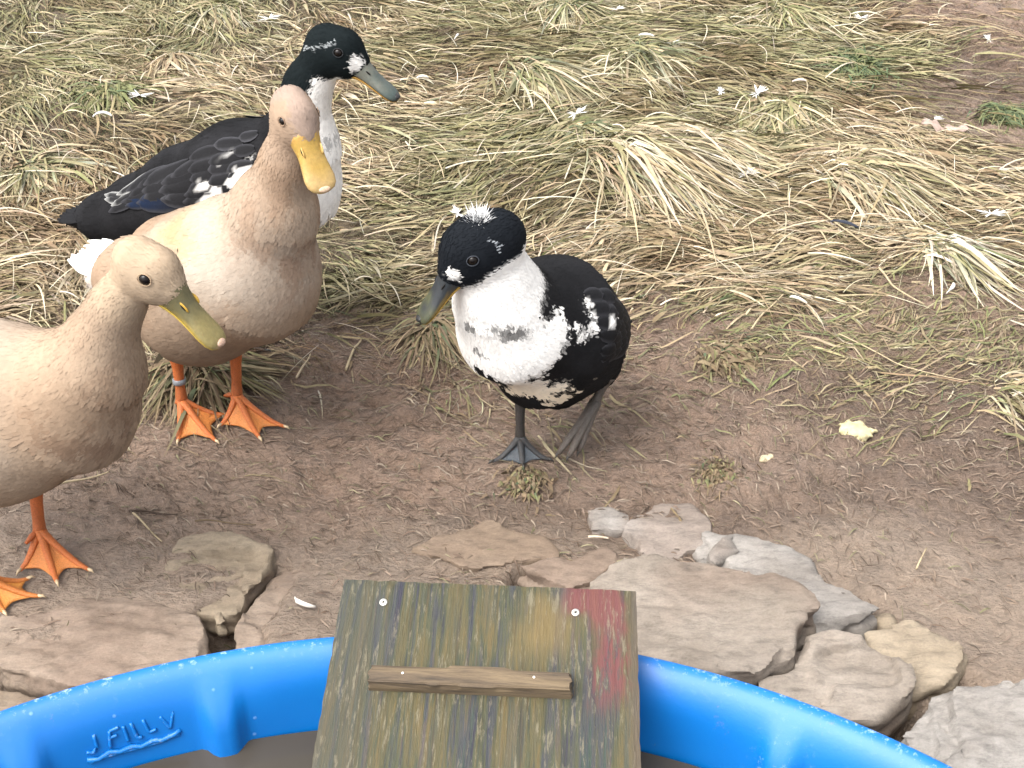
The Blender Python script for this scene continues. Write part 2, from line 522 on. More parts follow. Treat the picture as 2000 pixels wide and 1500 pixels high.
stone([(1360, 1066), (1390, 1040), (1450, 1030), (1520, 1062), (1600, 1090), (1650, 1140), (1715, 1185), (1690, 1208), (1640, 1222), (1560, 1235), (1480, 1200), (1400, 1120)], .003, .035, GREY, 'thin blue-grey flagstone tucked behind the large tan one', 300)
stone([(1490, 1325), (1560, 1275), (1580, 1228), (1640, 1228), (1690, 1243), (1785, 1297), (1790, 1332), (1760, 1372), (1700, 1408), (1640, 1410), (1540, 1370)], .024, .055, TAN, 'wedge-shaped tan flagstone against the right side of the pool rim', 400)
stone([(1680, 1235), (1790, 1215), (1850, 1240), (1885, 1277), (1880, 1295), (1850, 1340), (1790, 1362), (1700, 1335)], .003, .045, OLV, 'brown flagstone with an ochre corner, between the wedge stone and the mud', 500)
stone([(1775, 1405), (1800, 1370), (1870, 1320), (1960, 1300), (2110, 1310), (2170, 1480), (2100, 1600), (1960, 1640), (1860, 1540), (1795, 1470)], .05, .09, GREY, 'big layered grey rock at the lower right corner', 600, (0.02, 0.02), 1.4)
stone([(290, 1110), (360, 1045), (450, 1036), (520, 1058), (537, 1075), (525, 1112), (490, 1142), (462, 1180), (440, 1184), (370, 1176), (300, 1165)], -.003, .045, OLV, 'olive flagstone with a sharp corner above the dark gap at left', 700)
stone([(110, 1190), (170, 1172), (280, 1165), (350, 1182), (395, 1203), (412, 1245), (420, 1275), (380, 1330), (250, 1365), (110, 1340), (20, 1303), (0, 1288), (-60, 1260), (-40, 1215)], -.009, .04, MUDDY, 'broad mud-smeared flagstone at the left of the pool', 800)
stone([(456, 1215), (482, 1172), (530, 1112), (600, 1102), (670, 1122), (740, 1135), (760, 1300), (480, 1320), (452, 1262)], -.009, .045, MUDDY, 'flat pale brown flagstone left of the ramp with a curled feather on it', 900)
stone([(-120, 1335), (0, 1338), (80, 1352), (130, 1380), (60, 1430), (-120, 1450)], -.010, .05, OLV, 'low flagstone at the left edge under the pool rim', 1000)
stone([(795, 1080), (850, 1040), (960, 1015), (1060, 1042), (1090, 1080), (1000, 1098), (930, 1110), (880, 1102)], -.009, .04, OCH, 'ochre flagstone half sunk in mud straight above the ramp', 1100, (0, 0), .6)
stone([(1000, 1106), (1060, 1084), (1150, 1068), (1235, 1076), (1185, 1108), (1125, 1150), (1075, 1130)], -.009, .035, MUDDY, 'sunken ochre stone above the dark hole behind the ramp', 1200, (0, 0), .7)
stone([(1140, 995), (1195, 985), (1235, 1008), (1220, 1042), (1160, 1035)], -.009, .03, GREY, 'small sunken grey stone left of the pointed flagstone', 1300, (0, 0), .6)
stone([(424, 1190), (446, 1188), (452, 1215), (430, 1222)], -.014, .03, OLV, 'little stone wedged in the dark gap at left', 1400, (0, 0), .6, 'small_stone', .004)
stone([(1715, 1195), (1745, 1190), (1760, 1212), (1725, 1224)], -.004, .03, OLV, 'little stone beside the dark gap at right', 1500, (0, 0), .6, 'small_stone', .004)
stone([(1555, 1262), (1580, 1255), (1590, 1275), (1562, 1288)], .02, .05, GREY, 'little rubble stone wedged between the tan flagstones', 1600, (0, 0), .8, 'small_stone', .004)
stone([(1430, 1040), (1395, 1062), (1385, 1085), (1410, 1098), (1440, 1075)], .006, .03, GREY, 'little grey stone behind the pointed flagstone', 1700, (0, 0), .3, 'small_stone', .004)

# ------------------------------------------------------------------ paddling pool
m, nt, b = new_mat('blue_plastic'); M['blue'] = m
v = coords(nt)
n1 = noise_node(nt, 190, 5, 0.75, v)
n2 = noise_node(nt, 6, 3, 0.6, v)
vo = N(nt, 'TexVoronoi', feature='F1'); vo.inputs['Scale'].default_value = 75; L(nt, v, vo.inputs['Vector'])
drop = ramp(nt, vo.outputs['Distance'], [(0.06, (1, 1, 1)), (0.13, (0, 0, 0))])
sp = N(nt, 'SeparateColor'); L(nt, vo.outputs['Color'], sp.inputs[0])
few = N(nt, 'Math', operation='GREATER_THAN'); L(nt, sp.outputs[0], few.inputs[0]); few.inputs[1].default_value = 0.78
mul = N(nt, 'Math', operation='MULTIPLY'); L(nt, drop.outputs[0], mul.inputs[0]); L(nt, few.outputs[0], mul.inputs[1])
mul2 = N(nt, 'Math', operation='MULTIPLY'); L(nt, mul.outputs[0], mul2.inputs[0]); mul2.inputs[1].default_value = 0.22
base = ramp(nt, n2.outputs[0], [(0.3, (0.0, 0.115, 0.40)), (0.7, (0.0, 0.135, 0.44))])
c = mix(nt, mul2.outputs[0], base.outputs[0], (0.35, 0.55, 0.85))
at = N(nt, 'Attribute', attribute_name='Col')           # scuffed rim and rib edges
sc_ = ramp(nt, n1.outputs[0], [(0.56, (0, 0, 0)), (0.64, (.8, .8, .8))])
sep = N(nt, 'SeparateColor'); L(nt, at.outputs[0], sep.inputs[0])
mm = N(nt, 'Math', operation='MULTIPLY'); L(nt, sc_.outputs[0], mm.inputs[0]); L(nt, sep.outputs[0], mm.inputs[1])
c = mix(nt, mm.outputs[0], c, (0.45, 0.55, 0.68))
n4 = noise_node(nt, 42, 6, 0.8, v)
dirt = ramp(nt, n4.outputs[0], [(0.64, (0, 0, 0)), (0.72, (.5, .5, .5))])
c = mix(nt, dirt.outputs[0], c, (0.16, 0.15, 0.13))
L(nt, c, b.inputs['Base Color'])
b.inputs['Roughness'].default_value = 0.42
b.inputs['Subsurface Weight'].default_value = 0.12
b.inputs['Subsurface Scale'].default_value = 0.01
b.inputs['Subsurface Radius'].default_value = (0.2, 0.6, 1.0)
bump(nt, b, mix(nt, 0.5, n1.outputs[0], mul.outputs[0]), 0.15, 0.002)

pool = empty('paddling_pool', (POOL_C[0], POOL_C[1], -0.03), label='round bright blue plastic paddling pool with ribbed sides and murky water', category='pool')
RIB0, RIBN = R(104), 27
def rib_f(th):
    p = 2 * math.pi / RIBN
    d = np.abs((th - RIB0 + p / 2) % p - p / 2)
    return d / (p / 2)                      # 0 on a rib, 1 halfway between
def build_pool():
    # profile: (radius, height above ground, rib weight, scuff weight)
    prof = [(0.00, -.012, 0, 0), (.30, -.012, 0, 0), (.50, -.012, 0, 0), (.530, -.008, .2, 0), (.545, .01, .6, 0), (.555, .05, 1, 0), (.565, .10, 1, 0), (.574, .15, 1, 0), (.580, .18, 1, 0), (.584, .195, 1, 0),
            (.587, .208, 1, 0), (.5895, .216, .9, 0), (.592, .223, .7, 0), (.5955, .230, .4, .0), (.600, .237, .15, .0), (.606, .2435, 0, .05), (.612, .248, 0, .06), (.617, .250, 0, .45), (.6205, .2495, 0, 1.0), (.6235, .246, 0, 1.0), (.6245, .240, 0, .6), (.624, .228, 0, .2),
            (.621, .222, 0, .1), (.616, .222, 0, .1), (.606, .225, .2, 0), (.600, .21, .6, 0), (.592, .17, 1, 0), (.578, .10, 1, 0), (.564, .03, 1, 0), (.545, -.010, .5, 0), (.50, -.02, 0, 0), (0.0, -.02, 0, 0)]
    prof = np.array(prof)
    nt_ = 864
    th = np.linspace(0, 2 * math.pi, nt_, endpoint=False)
    q = rib_f(th)
    rib = -(1 - sstep(0.09, 0.26, q)) * 0.010 + 0.004 * np.sin(np.clip(q, 0, 1) * math.pi / 2)
    Rr = prof[:, 0][:, None] + prof[:, 2][:, None] * rib[None, :]
    Rr = Rr * (1 + 0.0015 * fbm(np.cos(th) * 3, np.sin(th) * 3, 0, 2, 4))[None, :]
    Zz = np.repeat(prof[:, 1][:, None], nt_, 1) + 0.0015 * (prof[:, 1] > .1)[:, None] * vnoise(np.cos(th) * 4, np.sin(th) * 4, 2.0, 4)[None, :]
    V = np.stack([Rr * np.cos(th), Rr * np.sin(th), Zz], -1).reshape(-1, 3)
    scuff = np.repeat(prof[:, 3][:, None], nt_, 1) + 0.35 * prof[:, 2][:, None] * (1 - sstep(.15, .4, q))[None, :] * (prof[:, 1] > .18)[:, None] * (np.cos(th) > .2)[None, :]
    C = np.repeat(np.clip(scuff.ravel(), 0, 1)[:, None], 3, 1)
    me = mk_mesh('pool_shell', V, grid_faces(len(prof), nt_, True)[:, ::-1], C)
    return add('shell', me, M['blue'], pool)
shell = build_pool()
shell.location = (0, 0, 0.03)
# raised lettering moulded into the inner wall: strokes of a worn word on a wavy band
def moulded_lettering():
    g = G(245, 1428, 0.210)
    a0 = math.atan2(g[1] - POOL_C[1], g[0] - POOL_C[0])
    parts = []
    def pt(s, t, o=0.0):                     # s metres along the wall (to the right), t metres up it
        a = a0 - s / 0.575
        z = 0.2115 + t * .78
        r = np.interp(z, [.195, .208, .216, .223, .230, .237], [.584, .587, .5895, .592, .5955, .600]) + .003 - o
        return [r * math.cos(a), r * math.sin(a), z]
    def stroke(pts, w):
        n = 10
        p = np.array(pts); q = np.linspace(0, len(p) - 1, n)
        p = np.stack([np.interp(q, np.arange(len(p)), p[:, k]) for k in (0, 1)], 1)
        parts.append(tube([pt(s, t, 0.0012) for s, t in p], np.full(n, w), 8))
    k = .00105
    S = lambda *pts: [(x * k, y * k) for x, y in pts]
    w = .0013
    stroke(S((-19, 15), (-19, 3), (-22, -1), (-26, 1)), w)                     # J
    stroke(S((-9, 14), (-11, -1)), w); stroke(S((-9, 14), (-3, 15)), w); stroke(S((-10, 8), (-5, 8.5)), w)   # F
    stroke(S((0, 15), (1, 0)), w)                                              # I
    stroke(S((5, 16), (7, 1), (10, 0)), w)                                     # L
    stroke(S((13, 16), (15, 3), (20, 4)), w)                                   # L
    stroke(S((24, 15), (29, 2)), w); stroke(S((33, 17), (29, 2)), w)           # Y
    stroke(S((-27, -6), (-20, -9), (-12, -5), (-6, -8), (2, -6), (8, -9), (16, -6), (22, -8), (31, -5), (35, -2)), .0020)
    stroke(S((-26, -9), (-12, -8), (0, -9), (16, -9), (34, -6)), .0016)
    V, F, _ = join_parts([(p[0], p[1], np.zeros((len(p[0]), 3))) for p in parts])
    add('raised_lettering', mk_mesh('raised_lettering', V, F, np.full((len(V), 3), .25)), M['blue'], pool, label='worn raised lettering moulded into the pool wall').location = (0, 0, 0.03)
moulded_lettering()
# murky water
m, nt, b = new_mat('murky_water'); M['water'] = m
n1 = noise_node(nt, 3.5, 4, 0.6, coords(nt))
g = ramp(nt, n1.outputs[0], [(0.3, (0.036, 0.031, 0.025)), (0.7, (0.052, 0.045, 0.036))])
L(nt, g.outputs[0], b.inputs['Base Color'])
b.inputs['Roughness'].default_value = 0.12
b.inputs['IOR'].default_value = 1.33
n2 = noise_node(nt, 14, 2, 0.5, coords(nt))
bump(nt, b, n2.outputs[0], 0.06, 0.01)
def build_water():
    th = np.linspace(0, 2 * math.pi, 216, endpoint=False)
    rr = np.array([0.02, .2, .4, .5, .55, .5835])
    V = np.stack([rr[:, None] * np.cos(th), rr[:, None] * np.sin(th), np.full((len(rr), len(th)), 0.190)], -1).reshape(-1, 3)
    F = grid_faces(len(rr), len(th), True)
    V = np.concatenate([V, [[0, 0, .190]]])
    k = np.arange(len(th))
    T = np.stack([np.full(len(th), len(V) - 1), k, (k + 1) % len(th)], 1)
    o = add('pool_water', mk_mesh('pool_water', V, [F, T]), M['water'], kind='structure')
    o.location = (POOL_C[0], POOL_C[1], 0)
build_water()

# ------------------------------------------------------------------ ramp board
m, nt, b = new_mat('worn_painted_board'); M['board'] = m
vs_ = coords(nt, 'Object', (1, 0.045, 1))
v = coords(nt)
s1 = noise_node(nt, 210, 6, 0.7, vs_, 0.2)
s2 = noise_node(nt, 85, 5, 0.65, coords(nt, 'Object', (1, 0.055, 1)), 0.2)
blotch = noise_node(nt, 13, 4, 0.6, v)
paint = ramp(nt, s1.outputs[0], [(0.36, (0.008, 0.007, 0.012)), (0.43, (0.020, 0.028, 0.016)), (0.47, (0.060, 0.060, 0.026)), (0.53, (0.028, 0.040, 0.028)), (0.58, (0.10, 0.075, 0.025)), (0.64, (0.075, 0.058, 0.034)), (0.72, (0.16, 0.125, 0.07))])
tint = ramp(nt, s2.outputs[0], [(0.32, (0.015, 0.045, 0.042)), (0.42, (0.035, 0.030, 0.060)), (0.49, (0.055, 0.058, 0.028)), (0.56, (0.12, 0.085, 0.026)), (0.64, (0.065, 0.060, 0.040))])
c = mix(nt, 0.5, paint.outputs[0], tint.outputs[0])
# an ochre bloom right of centre and the old red paint at the right edge
tc = N(nt, 'TexCoord'); sx = N(nt, 'SeparateXYZ'); L(nt, tc.outputs['Object'], sx.inputs[0])
def band(sock, lo, hi, soft):
    r1 = N(nt, 'MapRange', interpolation_type='SMOOTHSTEP'); L(nt, sock, r1.inputs[0]); r1.inputs[1].default_value = lo - soft; r1.inputs[2].default_value = lo + soft
    r2 = N(nt, 'MapRange', interpolation_type='SMOOTHSTEP'); L(nt, sock, r2.inputs[0]); r2.inputs[1].default_value = hi - soft; r2.inputs[2].default_value = hi + soft
    s_ = N(nt, 'Math', operation='SUBTRACT'); L(nt, r1.outputs[0], s_.inputs[0]); L(nt, r2.outputs[0], s_.inputs[1])
    return s_.outputs[0]
def mth(op, a, b_):
    n_ = N(nt, 'Math', operation=op)
    for s_, q in zip(n_.inputs, (a, b_)):
        if hasattr(q, 'is_output'): L(nt, q, s_)
        else: s_.default_value = q
    return n_.outputs[0]
wob = mth('MULTIPLY', mth('SUBTRACT', blotch.outputs[0], 0.5), 0.06)
xw = mth('ADD', sx.outputs[0], wob)
yw = mth('ADD', sx.outputs[1], mth('MULTIPLY', wob, 0.8))
grey_side = band(xw, -0.2, -0.072, 0.02)
c = mix(nt, mth('MULTIPLY', grey_side, 0.45), c, (0.045, 0.048, 0.042))
och = mth('MULTIPLY', band(xw, 0.024, 0.058, 0.012), band(yw, 0.116, 0.158, 0.014))
c = mix(nt, mth('MULTIPLY', och, 0.65), c, (0.17, 0.118, 0.045))
red = mth('MULTIPLY', band(xw, 0.073, 0.096, 0.006), band(yw, 0.080, 0.2, 0.012))
red2 = mth('MULTIPLY', band(xw, 0.056, 0.096, 0.008), band(yw, 0.150, 0.2, 0.008))
fib = noise_node(nt, 260, 6, 0.75, coords(nt, 'Object', (1, 0.16, 1)))
chips = ramp(nt, fib.outputs[0], [(0.47, (1, 1, 1)), (0.56, (0.1, 0.1, 0.1))])
redm = mth('MULTIPLY', mth('MINIMUM', mth('ADD', red, red2), 1.0), mth('MAXIMUM', chips.outputs[0], band(yw, 0.125, 0.3, 0.02)))
c = mix(nt, mth('MULTIPLY', redm, 0.78), c, (0.15, 0.042, 0.042))
worn = ramp(nt, fib.outputs[0], [(0.55, (0, 0, 0)), (0.63, (1, 1, 1))])
c = mix(nt, mth('MULTIPLY', worn.outputs[0], 0.7), c, (0.19, 0.165, 0.11))
edge = band(sx.outputs[0], 0.1035, 0.2, 0.004)
c = mix(nt, mth('MULTIPLY', edge, 0.7), c, (0.09, 0.065, 0.048))
hv = N(nt, 'HueSaturation'); hv.inputs['Value'].default_value = 0.86; hv.inputs['Saturation'].default_value = 1.05; L(nt, c, hv.inputs['Color'])
L(nt, hv.outputs[0], b.inputs['Base Color'])
b.inputs['Roughness'].default_value = 0.62
bump(nt, b, mix(nt, 0.5, s1.outputs[0], fib.outputs[0]), 0.9, 0.004)
m, nt, b = new_mat('worn_cleat_wood'); M['cleat'] = m
s1 = noise_node(nt, 90, 6, 0.7, coords(nt, 'Object', (0.09, 1, 1)), 0.4)
g = ramp(nt, s1.outputs[0], [(0.30, (0.02, 0.015, 0.011)), (0.45, (0.09, 0.063, 0.037)), (0.58, (0.16, 0.115, 0.065)), (0.75, (0.075, 0.06, 0.048))])
L(nt, g.outputs[0], b.inputs['Base Color'])
b.inputs['Roughness'].default_value = 0.75
bump(nt, b, s1.outputs[0], 0.8, 0.004)

def sdf_mesh(fn, lo, hi, h):
    xs, ys, zs = [np.arange(lo[k] - 2 * h, hi[k] + 3 * h, h) for k in range(3)]
    X, Y, Z = np.meshgrid(xs, ys, zs, indexing='ij')
    return surface_nets(fn(X, Y, Z), np.array([xs[0], ys[0], zs[0]]), h)
def box_mesh(name, dims, ns, disp):
    """box with unwelded faces (crisp edges), each face a grid displaced by disp(V) -> V"""
    parts = []
    for ax in range(3):
        for sg in (-1, 1):
            a, b_ = [k for k in range(3) if k != ax]
            ua = np.linspace(-1, 1, ns[a] + 1); ub = np.linspace(-1, 1, ns[b_] + 1)
            P = np.zeros((len(ua), len(ub), 3))
            P[..., a] = ua[:, None] * dims[a]; P[..., b_] = ub[None] * dims[b_]; P[..., ax] = sg * dims[ax]
            F = grid_faces(len(ua), len(ub))
            n_ = np.cross(P[1, 0] - P[0, 0], P[0, 1] - P[0, 0])[ax] * -1
            if n_ * sg > 0: F = F[:, ::-1]
            parts.append((disp(P.reshape(-1, 3)), F, np.zeros((P.shape[0] * P.shape[1], 3))))
    V, F, _ = join_parts(parts)
    me = mk_mesh(name, V, F)
    bm = bmesh.new(); bm.from_mesh(me)
    bmesh.ops.recalc_face_normals(bm, faces=bm.faces)
    bm.to_mesh(me); bm.free()
    return me
BTL, BTR = G(675, 1131, .290), G(1240, 1153, .290)
wdt = np.linalg.norm(BTR - BTL)
bl = G(622, 1500, .256)
X_ = (BTR - BTL) / wdt
Y_ = (BTL - bl); Y_ -= X_ * Y_.dot(X_); Y_ /= np.linalg.norm(Y_)
Z_ = np.cross(X_, Y_)
BL = 0.34                                             # board length; its low end is under water
centre = (BTL + BTR) / 2 - Y_ * (BL / 2 - .0) - Z_ * .006
ramp_o = bpy.data.objects.new('duck_ramp', None); COL.objects.link(ramp_o)
ramp_o.matrix_world = Matrix([[X_[0], Y_[0], Z_[0], centre[0]], [X_[1], Y_[1], Z_[1], centre[1]], [X_[2], Y_[2], Z_[2], centre[2]], [0, 0, 0, 1]])
ramp_o['label'] = 'worn multicoloured wooden duck ramp with one cleat leaning into the blue pool'
ramp_o['category'] = 'ramp'
hw, hl = wdt / 2, BL / 2
def d_board(V):
    V = V.copy()
    V[:, 0] *= 1 + (.003 + .004 * (0.5 - (V[:, 1] + hl) / BL)) / hw
    e = fbm(V[:, 0] * 110, V[:, 1] * 110, V[:, 2] * 60, 2, 71)
    rim = sstep(.006, 0, np.minimum(hw + .003 - np.abs(V[:, 0]), hl - np.abs(V[:, 1])))
    V[:, 2] -= np.sign(V[:, 2]) * rim * (.0006 + .0008 * np.clip(e, 0, 1)) + 0
    V[:, 0] += .0006 * e * (np.abs(V[:, 0]) > hw - .006); V[:, 1] += .0008 * e * (np.abs(V[:, 1]) > hl - .006)
    V[:, 2] += .0003 * fbm(V[:, 0] * 400, V[:, 1] * 30, 0, 2, 72) * (V[:, 2] > 0)
    return V
add('board', box_mesh('board', (hw, hl, .006), (120, 160, 3), d_board), M['board'], ramp_o)
# offset so that the material's y runs from the visible middle: visible top edge is y=+hl
def px_on_ramp(u, v, lift=0.0):
    d = ray(u, v)
    o = centre + Z_ * (.006 + lift)
    t = (o - EYE).dot(Z_) / d.dot(Z_)
    p = EYE + d * t - centre
    return np.array([p.dot(X_), p.dot(Y_), p.dot(Z_)])
c0, c1 = px_on_ramp(723, 1318, .008), px_on_ramp(1115, 1335, .008)
cl = np.linalg.norm(c1 - c0) / 2
ang = math.atan2(c1[1] - c0[1], c1[0] - c0[0])
def d_cleat(V):
    V = V.copy()
    e = fbm(V[:, 0] * 14, V[:, 1] * 300, V[:, 2] * 300, 3, 77)
    dip = .0022 * sstep(.1, .35, fbm(V[:, 0] * 22, 0, 0, 2, 79)) * (V[:, 1] > .006) + .0016 * sstep(.2, .4, fbm(V[:, 0] * 40, 0, 5.0, 2, 80)) * (V[:, 1] < -.006)
    V[:, 1] -= np.sign(V[:, 1]) * dip * (V[:, 2] > .004) * .7
    V[:, 2] += np.where(V[:, 2] > .004, -.0012 * np.clip(e, -.3, 1) - dip * .5, 0) + .004
    V[:, 0] += .0015 * e * (np.abs(V[:, 0]) > cl - .004)
    return V
cleat = add('cleat', box_mesh('cleat', (cl, .0078, .0080), (90, 14, 6), d_cleat), M['cleat'], ramp_o)
cm = (c0 + c1) / 2
cleat.location = (cm[0], cm[1], .006)
cleat.rotation_euler = (0, 0, ang)
def screw_mesh(r):
    parts = []
    th = np.linspace(0, 2 * math.pi, 24, endpoint=False)
    rr = np.array([r, r * 1.02, r * .9, r * .62]); zz = np.array([-.0004, .0006, .0010, .0011])
    V = np.stack([rr[:, None] * np.cos(th), rr[:, None] * np.sin(th), np.repeat(zz[:, None], 24, 1)], -1).reshape(-1, 3)
    V = np.concatenate([V, [[0, 0, .0009]]])
    k = np.arange(24)
    return mk_mesh('screw', V, [grid_faces(4, 24, True), np.stack([72 + k, 72 + (k + 1) % 24, np.full(24, 96)], 1)])
scm = screw_mesh(.0029)
cross_parts = [const_col(ellipsoid((0, 0, .0011), np.diag(a)), (0, 0, 0)) for a in ((.0015, .0004, .0004), (.0004, .0015, .0004))]
cv, cf, _ = join_parts(cross_parts)
crm = mk_mesh('screw_recess', cv, cf)
for u, v in ((749, 1177), (1124, 1197)):
    p = px_on_ramp(u, v)
    s = add('screw', scm, M['screw'], ramp_o); s.location = (p[0], p[1], .0062); s.rotation_euler = (.05, -.04, random.random())
    add('recess', crm, M['dark'], s)
nm = mk_mesh('nail', *ellipsoid((0, 0, 0), np.diag((.0012, .0012, .0006)), 10, 6)[:2])
for u, v in ((787, 1317), (1043, 1325)):
    p = px_on_ramp(u, v, .010)
    s = add('nail', nm, M['screw'], ramp_o); s.location = (p[0], p[1], .0180)
# the block under the board that hooks it over the rim
V, F = sdf_mesh(lambda X, Y, Z: smax(smax(np.abs(X) - .08, np.abs(Y) - .014, .003), np.abs(Z) - .0145, .003), (-.08, -.014, -.015), (.08, .014, .015), .004)
blk = add('support_block', mk_mesh('support_block', V, F), M['cleat'], ramp_o)
blk.location = (0, hl - .045, -.0205)
# ------------------------------------------------------------------ straw, dead grass and trampled bits
def ribbons(x, y, th, Ln, W, bend, h, roll, ca, cb, segs, z0, shape='arch', fine=False, zadd=None):
    n = len(x)
    t = np.linspace(0, 1, segs + 1)
    hd = th[:, None] + bend[:, None] * t[None]
    st = Ln[:, None] / segs
    px = x[:, None] + np.concatenate([np.zeros((n, 1)), np.cumsum(np.cos(hd[:, :-1]) * st, 1)], 1)
    py = y[:, None] + np.concatenate([np.zeros((n, 1)), np.cumsum(np.sin(hd[:, :-1]) * st, 1)], 1)
    if shape == 'arch':
        zz = h[:, None] * 4 * t * (1 - t) + z0[:, None]
    else:                                           # rises from a crown and droops
        zz = h[:, None] * np.sin(np.pi * np.clip(t, 0, 1) ** 0.62) ** 1.0 + z0[:, None] * (1 - t) + 0.003
    z = hz(px, py, fine) + zz
    if zadd is not None:
        z = z + zadd(px, py)
    w = W[:, None] * np.interp(t, [0, .15, .6, 1], [.6, 1, .85, .12])[None]
    sx = -np.sin(hd) * np.cos(roll)[:, None]; sy = np.cos(hd) * np.cos(roll)[:, None]; sz = np.sin(roll)[:, None] * np.ones_like(t)
    P = np.stack([px, py, z], -1); S = np.stack([sx, sy, sz], -1) * w[..., None] / 2
    V = np.stack([P - S, P + S], 2).reshape(-1, 3)
    C = (ca[:, None] * (1 - t)[None, :, None] + cb[:, None] * t[None, :, None])
    C = np.repeat(C[:, :, None], 2, 2).reshape(-1, 3)
    i = np.arange(n)[:, None] * (2 * (segs + 1)) + 2 * np.arange(segs)[None]
    F = np.stack([i, i + 1, i + 3, i + 2], -1).reshape(-1, 4)
    return V, F, C
PAL = np.array([[.50, .41, .265], [.39, .305, .185], [.28, .205, .12], [.16, .115, .07], [.63, .565, .435], [.15, .165, .068], [.24, .235, .105], [.085, .12, .062]])
def pick(n, p):
    c = PAL[rng.choice(len(PAL), n, p=np.array(p) / np.sum(p))]
    return np.clip(c * rng.uniform(.75, 1.2, (n, 1)) * rng.uniform(.94, 1.06, (n, 3)), 0.01, .95)
def flow(x, y):
    return R(-32) + 0.85 * fbm(x * 1.6, y * 1.6, 0, 2, 91) + 0.75 * fbm(x * 7.5, y * 7.5, 0, 2, 92)
def scatter(n, x0, x1, y0, y1, dens):
    x = rng.uniform(x0, x1, n * 4); y = rng.uniform(y0, y1, n * 4)
    lim = 0.52 * np.maximum(y, .6) + .35                     # thin out well beyond the picture's sides
    k = rng.random(n * 4) < dens(x, y) * np.where(np.abs(x) < lim, 1, .12)
    return x[k][:n], y[k][:n]
def build_straw():
    parts = []
    # dark decayed under-layer
    x, y = scatter(44000, -1.7, 1.7, 1.2, 3.2, grass_mask); n = len(x)
    parts.append(ribbons(x, y, flow(x, y) + rng.normal(0, .8, n), rng.uniform(.015, .06, n), rng.uniform(.0008, .0026, n), rng.normal(0, .6, n), rng.uniform(0, .006, n), rng.normal(0, .5, n),
                         pick(n, [0, 2, 4, 4, 0, 2, 3, 3]) * .6, pick(n, [.5, 3, 5, 3, 0, 1, 3, 1]) * .68, 3, rng.uniform(.001, .004, n)))
    # main mat, swept down-slope; patches of brown, straw and olive
    x, y = scatter(74000, -1.7, 1.7, 1.25, 3.2, lambda a, b: grass_mask(a, b) * np.clip(.8 + .7 * fbm(a * 6, b * 6, 0, 3, 95), .12, 1)); n = len(x)
    brown = sstep(.05, .55, fbm(x * 5 + 7, y * 5, 0, 3, 98))[:, None]
    green = sstep(-.3, .4, fbm(x * 3.1, y * 3.1, 0, 3, 97))[:, None] * .8
    ca = pick(n, [2, 4, 4, 2.5, .6, .3, 1, .3]) * (1 - green) + pick(n, [1, 1, 0, 0, 0, 4, 5, 2]) * green
    g2 = green * .6
    ca = ca * (1 - brown * [.38, .45, .50])
    cb = pick(n, [3.5, 4, 3, 2, 1.3, 0, .6, 0]) * (1 - g2) + pick(n, [1, 1, 0, 0, 0, 3, 5, 1]) * g2
    cb = cb * (1 - brown * [.30, .36, .40])
    parts.append(ribbons(x, y, flow(x, y) + rng.normal(0, .36, n), rng.gamma(3, .019, n), rng.gamma(2.5, .00075, n) + .0005, rng.normal(0, .28, n), rng.uniform(.0002, .006, n), rng.normal(0, .6, n),
                         ca, cb, 5, rng.uniform(.001, .012, n)))
    # loose pale stalks on top
    x, y = scatter(2000, -1.6, 1.6, 1.22, 3.1, grass_mask); n = len(x)
    parts.append(ribbons(x, y, flow(x, y) + rng.normal(0, .9, n), rng.uniform(.04, .12, n), rng.uniform(.0010, .0028, n), rng.normal(0, .35, n), rng.uniform(.002, .012, n), rng.normal(0, .5, n),
                         pick(n, [4, 2, 0, 0, 5, 0, 0, 0]), pick(n, [4, 2, 1, 0, 5, 0, 0, 0]), 6, rng.uniform(.008, .02, n)))
    V, F, C = join_parts(parts)
    add('dead_grass', mk_mesh('dead_grass', V, F, C), M['straw'], kind='stuff', label='matted straw-coloured dead grass covering the slope', category='grass')
    # trodden fibres in the mud, thinning towards the pool
    MP = np.array([[.25, .185, .14], [.33, .265, .205], [.19, .13, .095], [.11, .078, .058], [.28, .245, .15], [.19, .175, .095]])
    def mud_d(a, b):
        near = sstep(.92, 1.12, b + .10 * fbm(a * 4, b * 4, 0, 3, 101) + .02)
        inpool = np.hypot(a - POOL_C[0], b - POOL_C[1]) > .64
        return (0.22 + .78 * near) * inpool * (1 - .75 * grass_mask(a, b)) * (b < 2.4)
    x, y = scatter(34000, -1.5, 1.5, .6, 2.0, mud_d); n = len(x)
    olive = (sstep(1.1, 1.4, y) * sstep(.1, .6, x) + .12)[:, None] * rng.random((n, 1))
    ca = MP[rng.choice(6, n, p=[.40, .10, .30, .12, .04, .04])] * (1 - olive) + MP[rng.choice([4, 5], n)] * olive
    ca = ca * rng.uniform(.7, 1.15, (n, 1))
    parts = [ribbons(x, y, R(-22) + .8 * fbm(x * 3, y * 3, 0, 2, 103) + rng.normal(0, .55, n), rng.uniform(.005, .022, n), rng.uniform(.0006, .0022, n), rng.normal(0, .3, n), rng.uniform(0, .004, n), rng.normal(0, .5, n),
                     ca, ca * rng.uniform(.85, 1.1, (n, 1)), 3, rng.uniform(-.001, .0025, n), fine=True)]
    x = rng.uniform(.5, 1.7, 9000); y = rng.uniform(1.85, 3.2, 9000); n = len(x)
    ca = MP[rng.choice(6, n, p=[.2, .1, .3, .25, .07, .08])] * rng.uniform(.6, 1.1, (n, 1)) * [1.0, .92, .85]
    parts.append(ribbons(x, y, flow(x, y) + rng.normal(0, .9, n), rng.uniform(.01, .05, n), rng.uniform(.0008, .0022, n), rng.normal(0, .8, n), rng.uniform(0, .006, n), rng.normal(0, .5, n),
                         ca, ca * rng.uniform(.85, 1.1, (n, 1)), 3, rng.uniform(-.001, .003, n)))
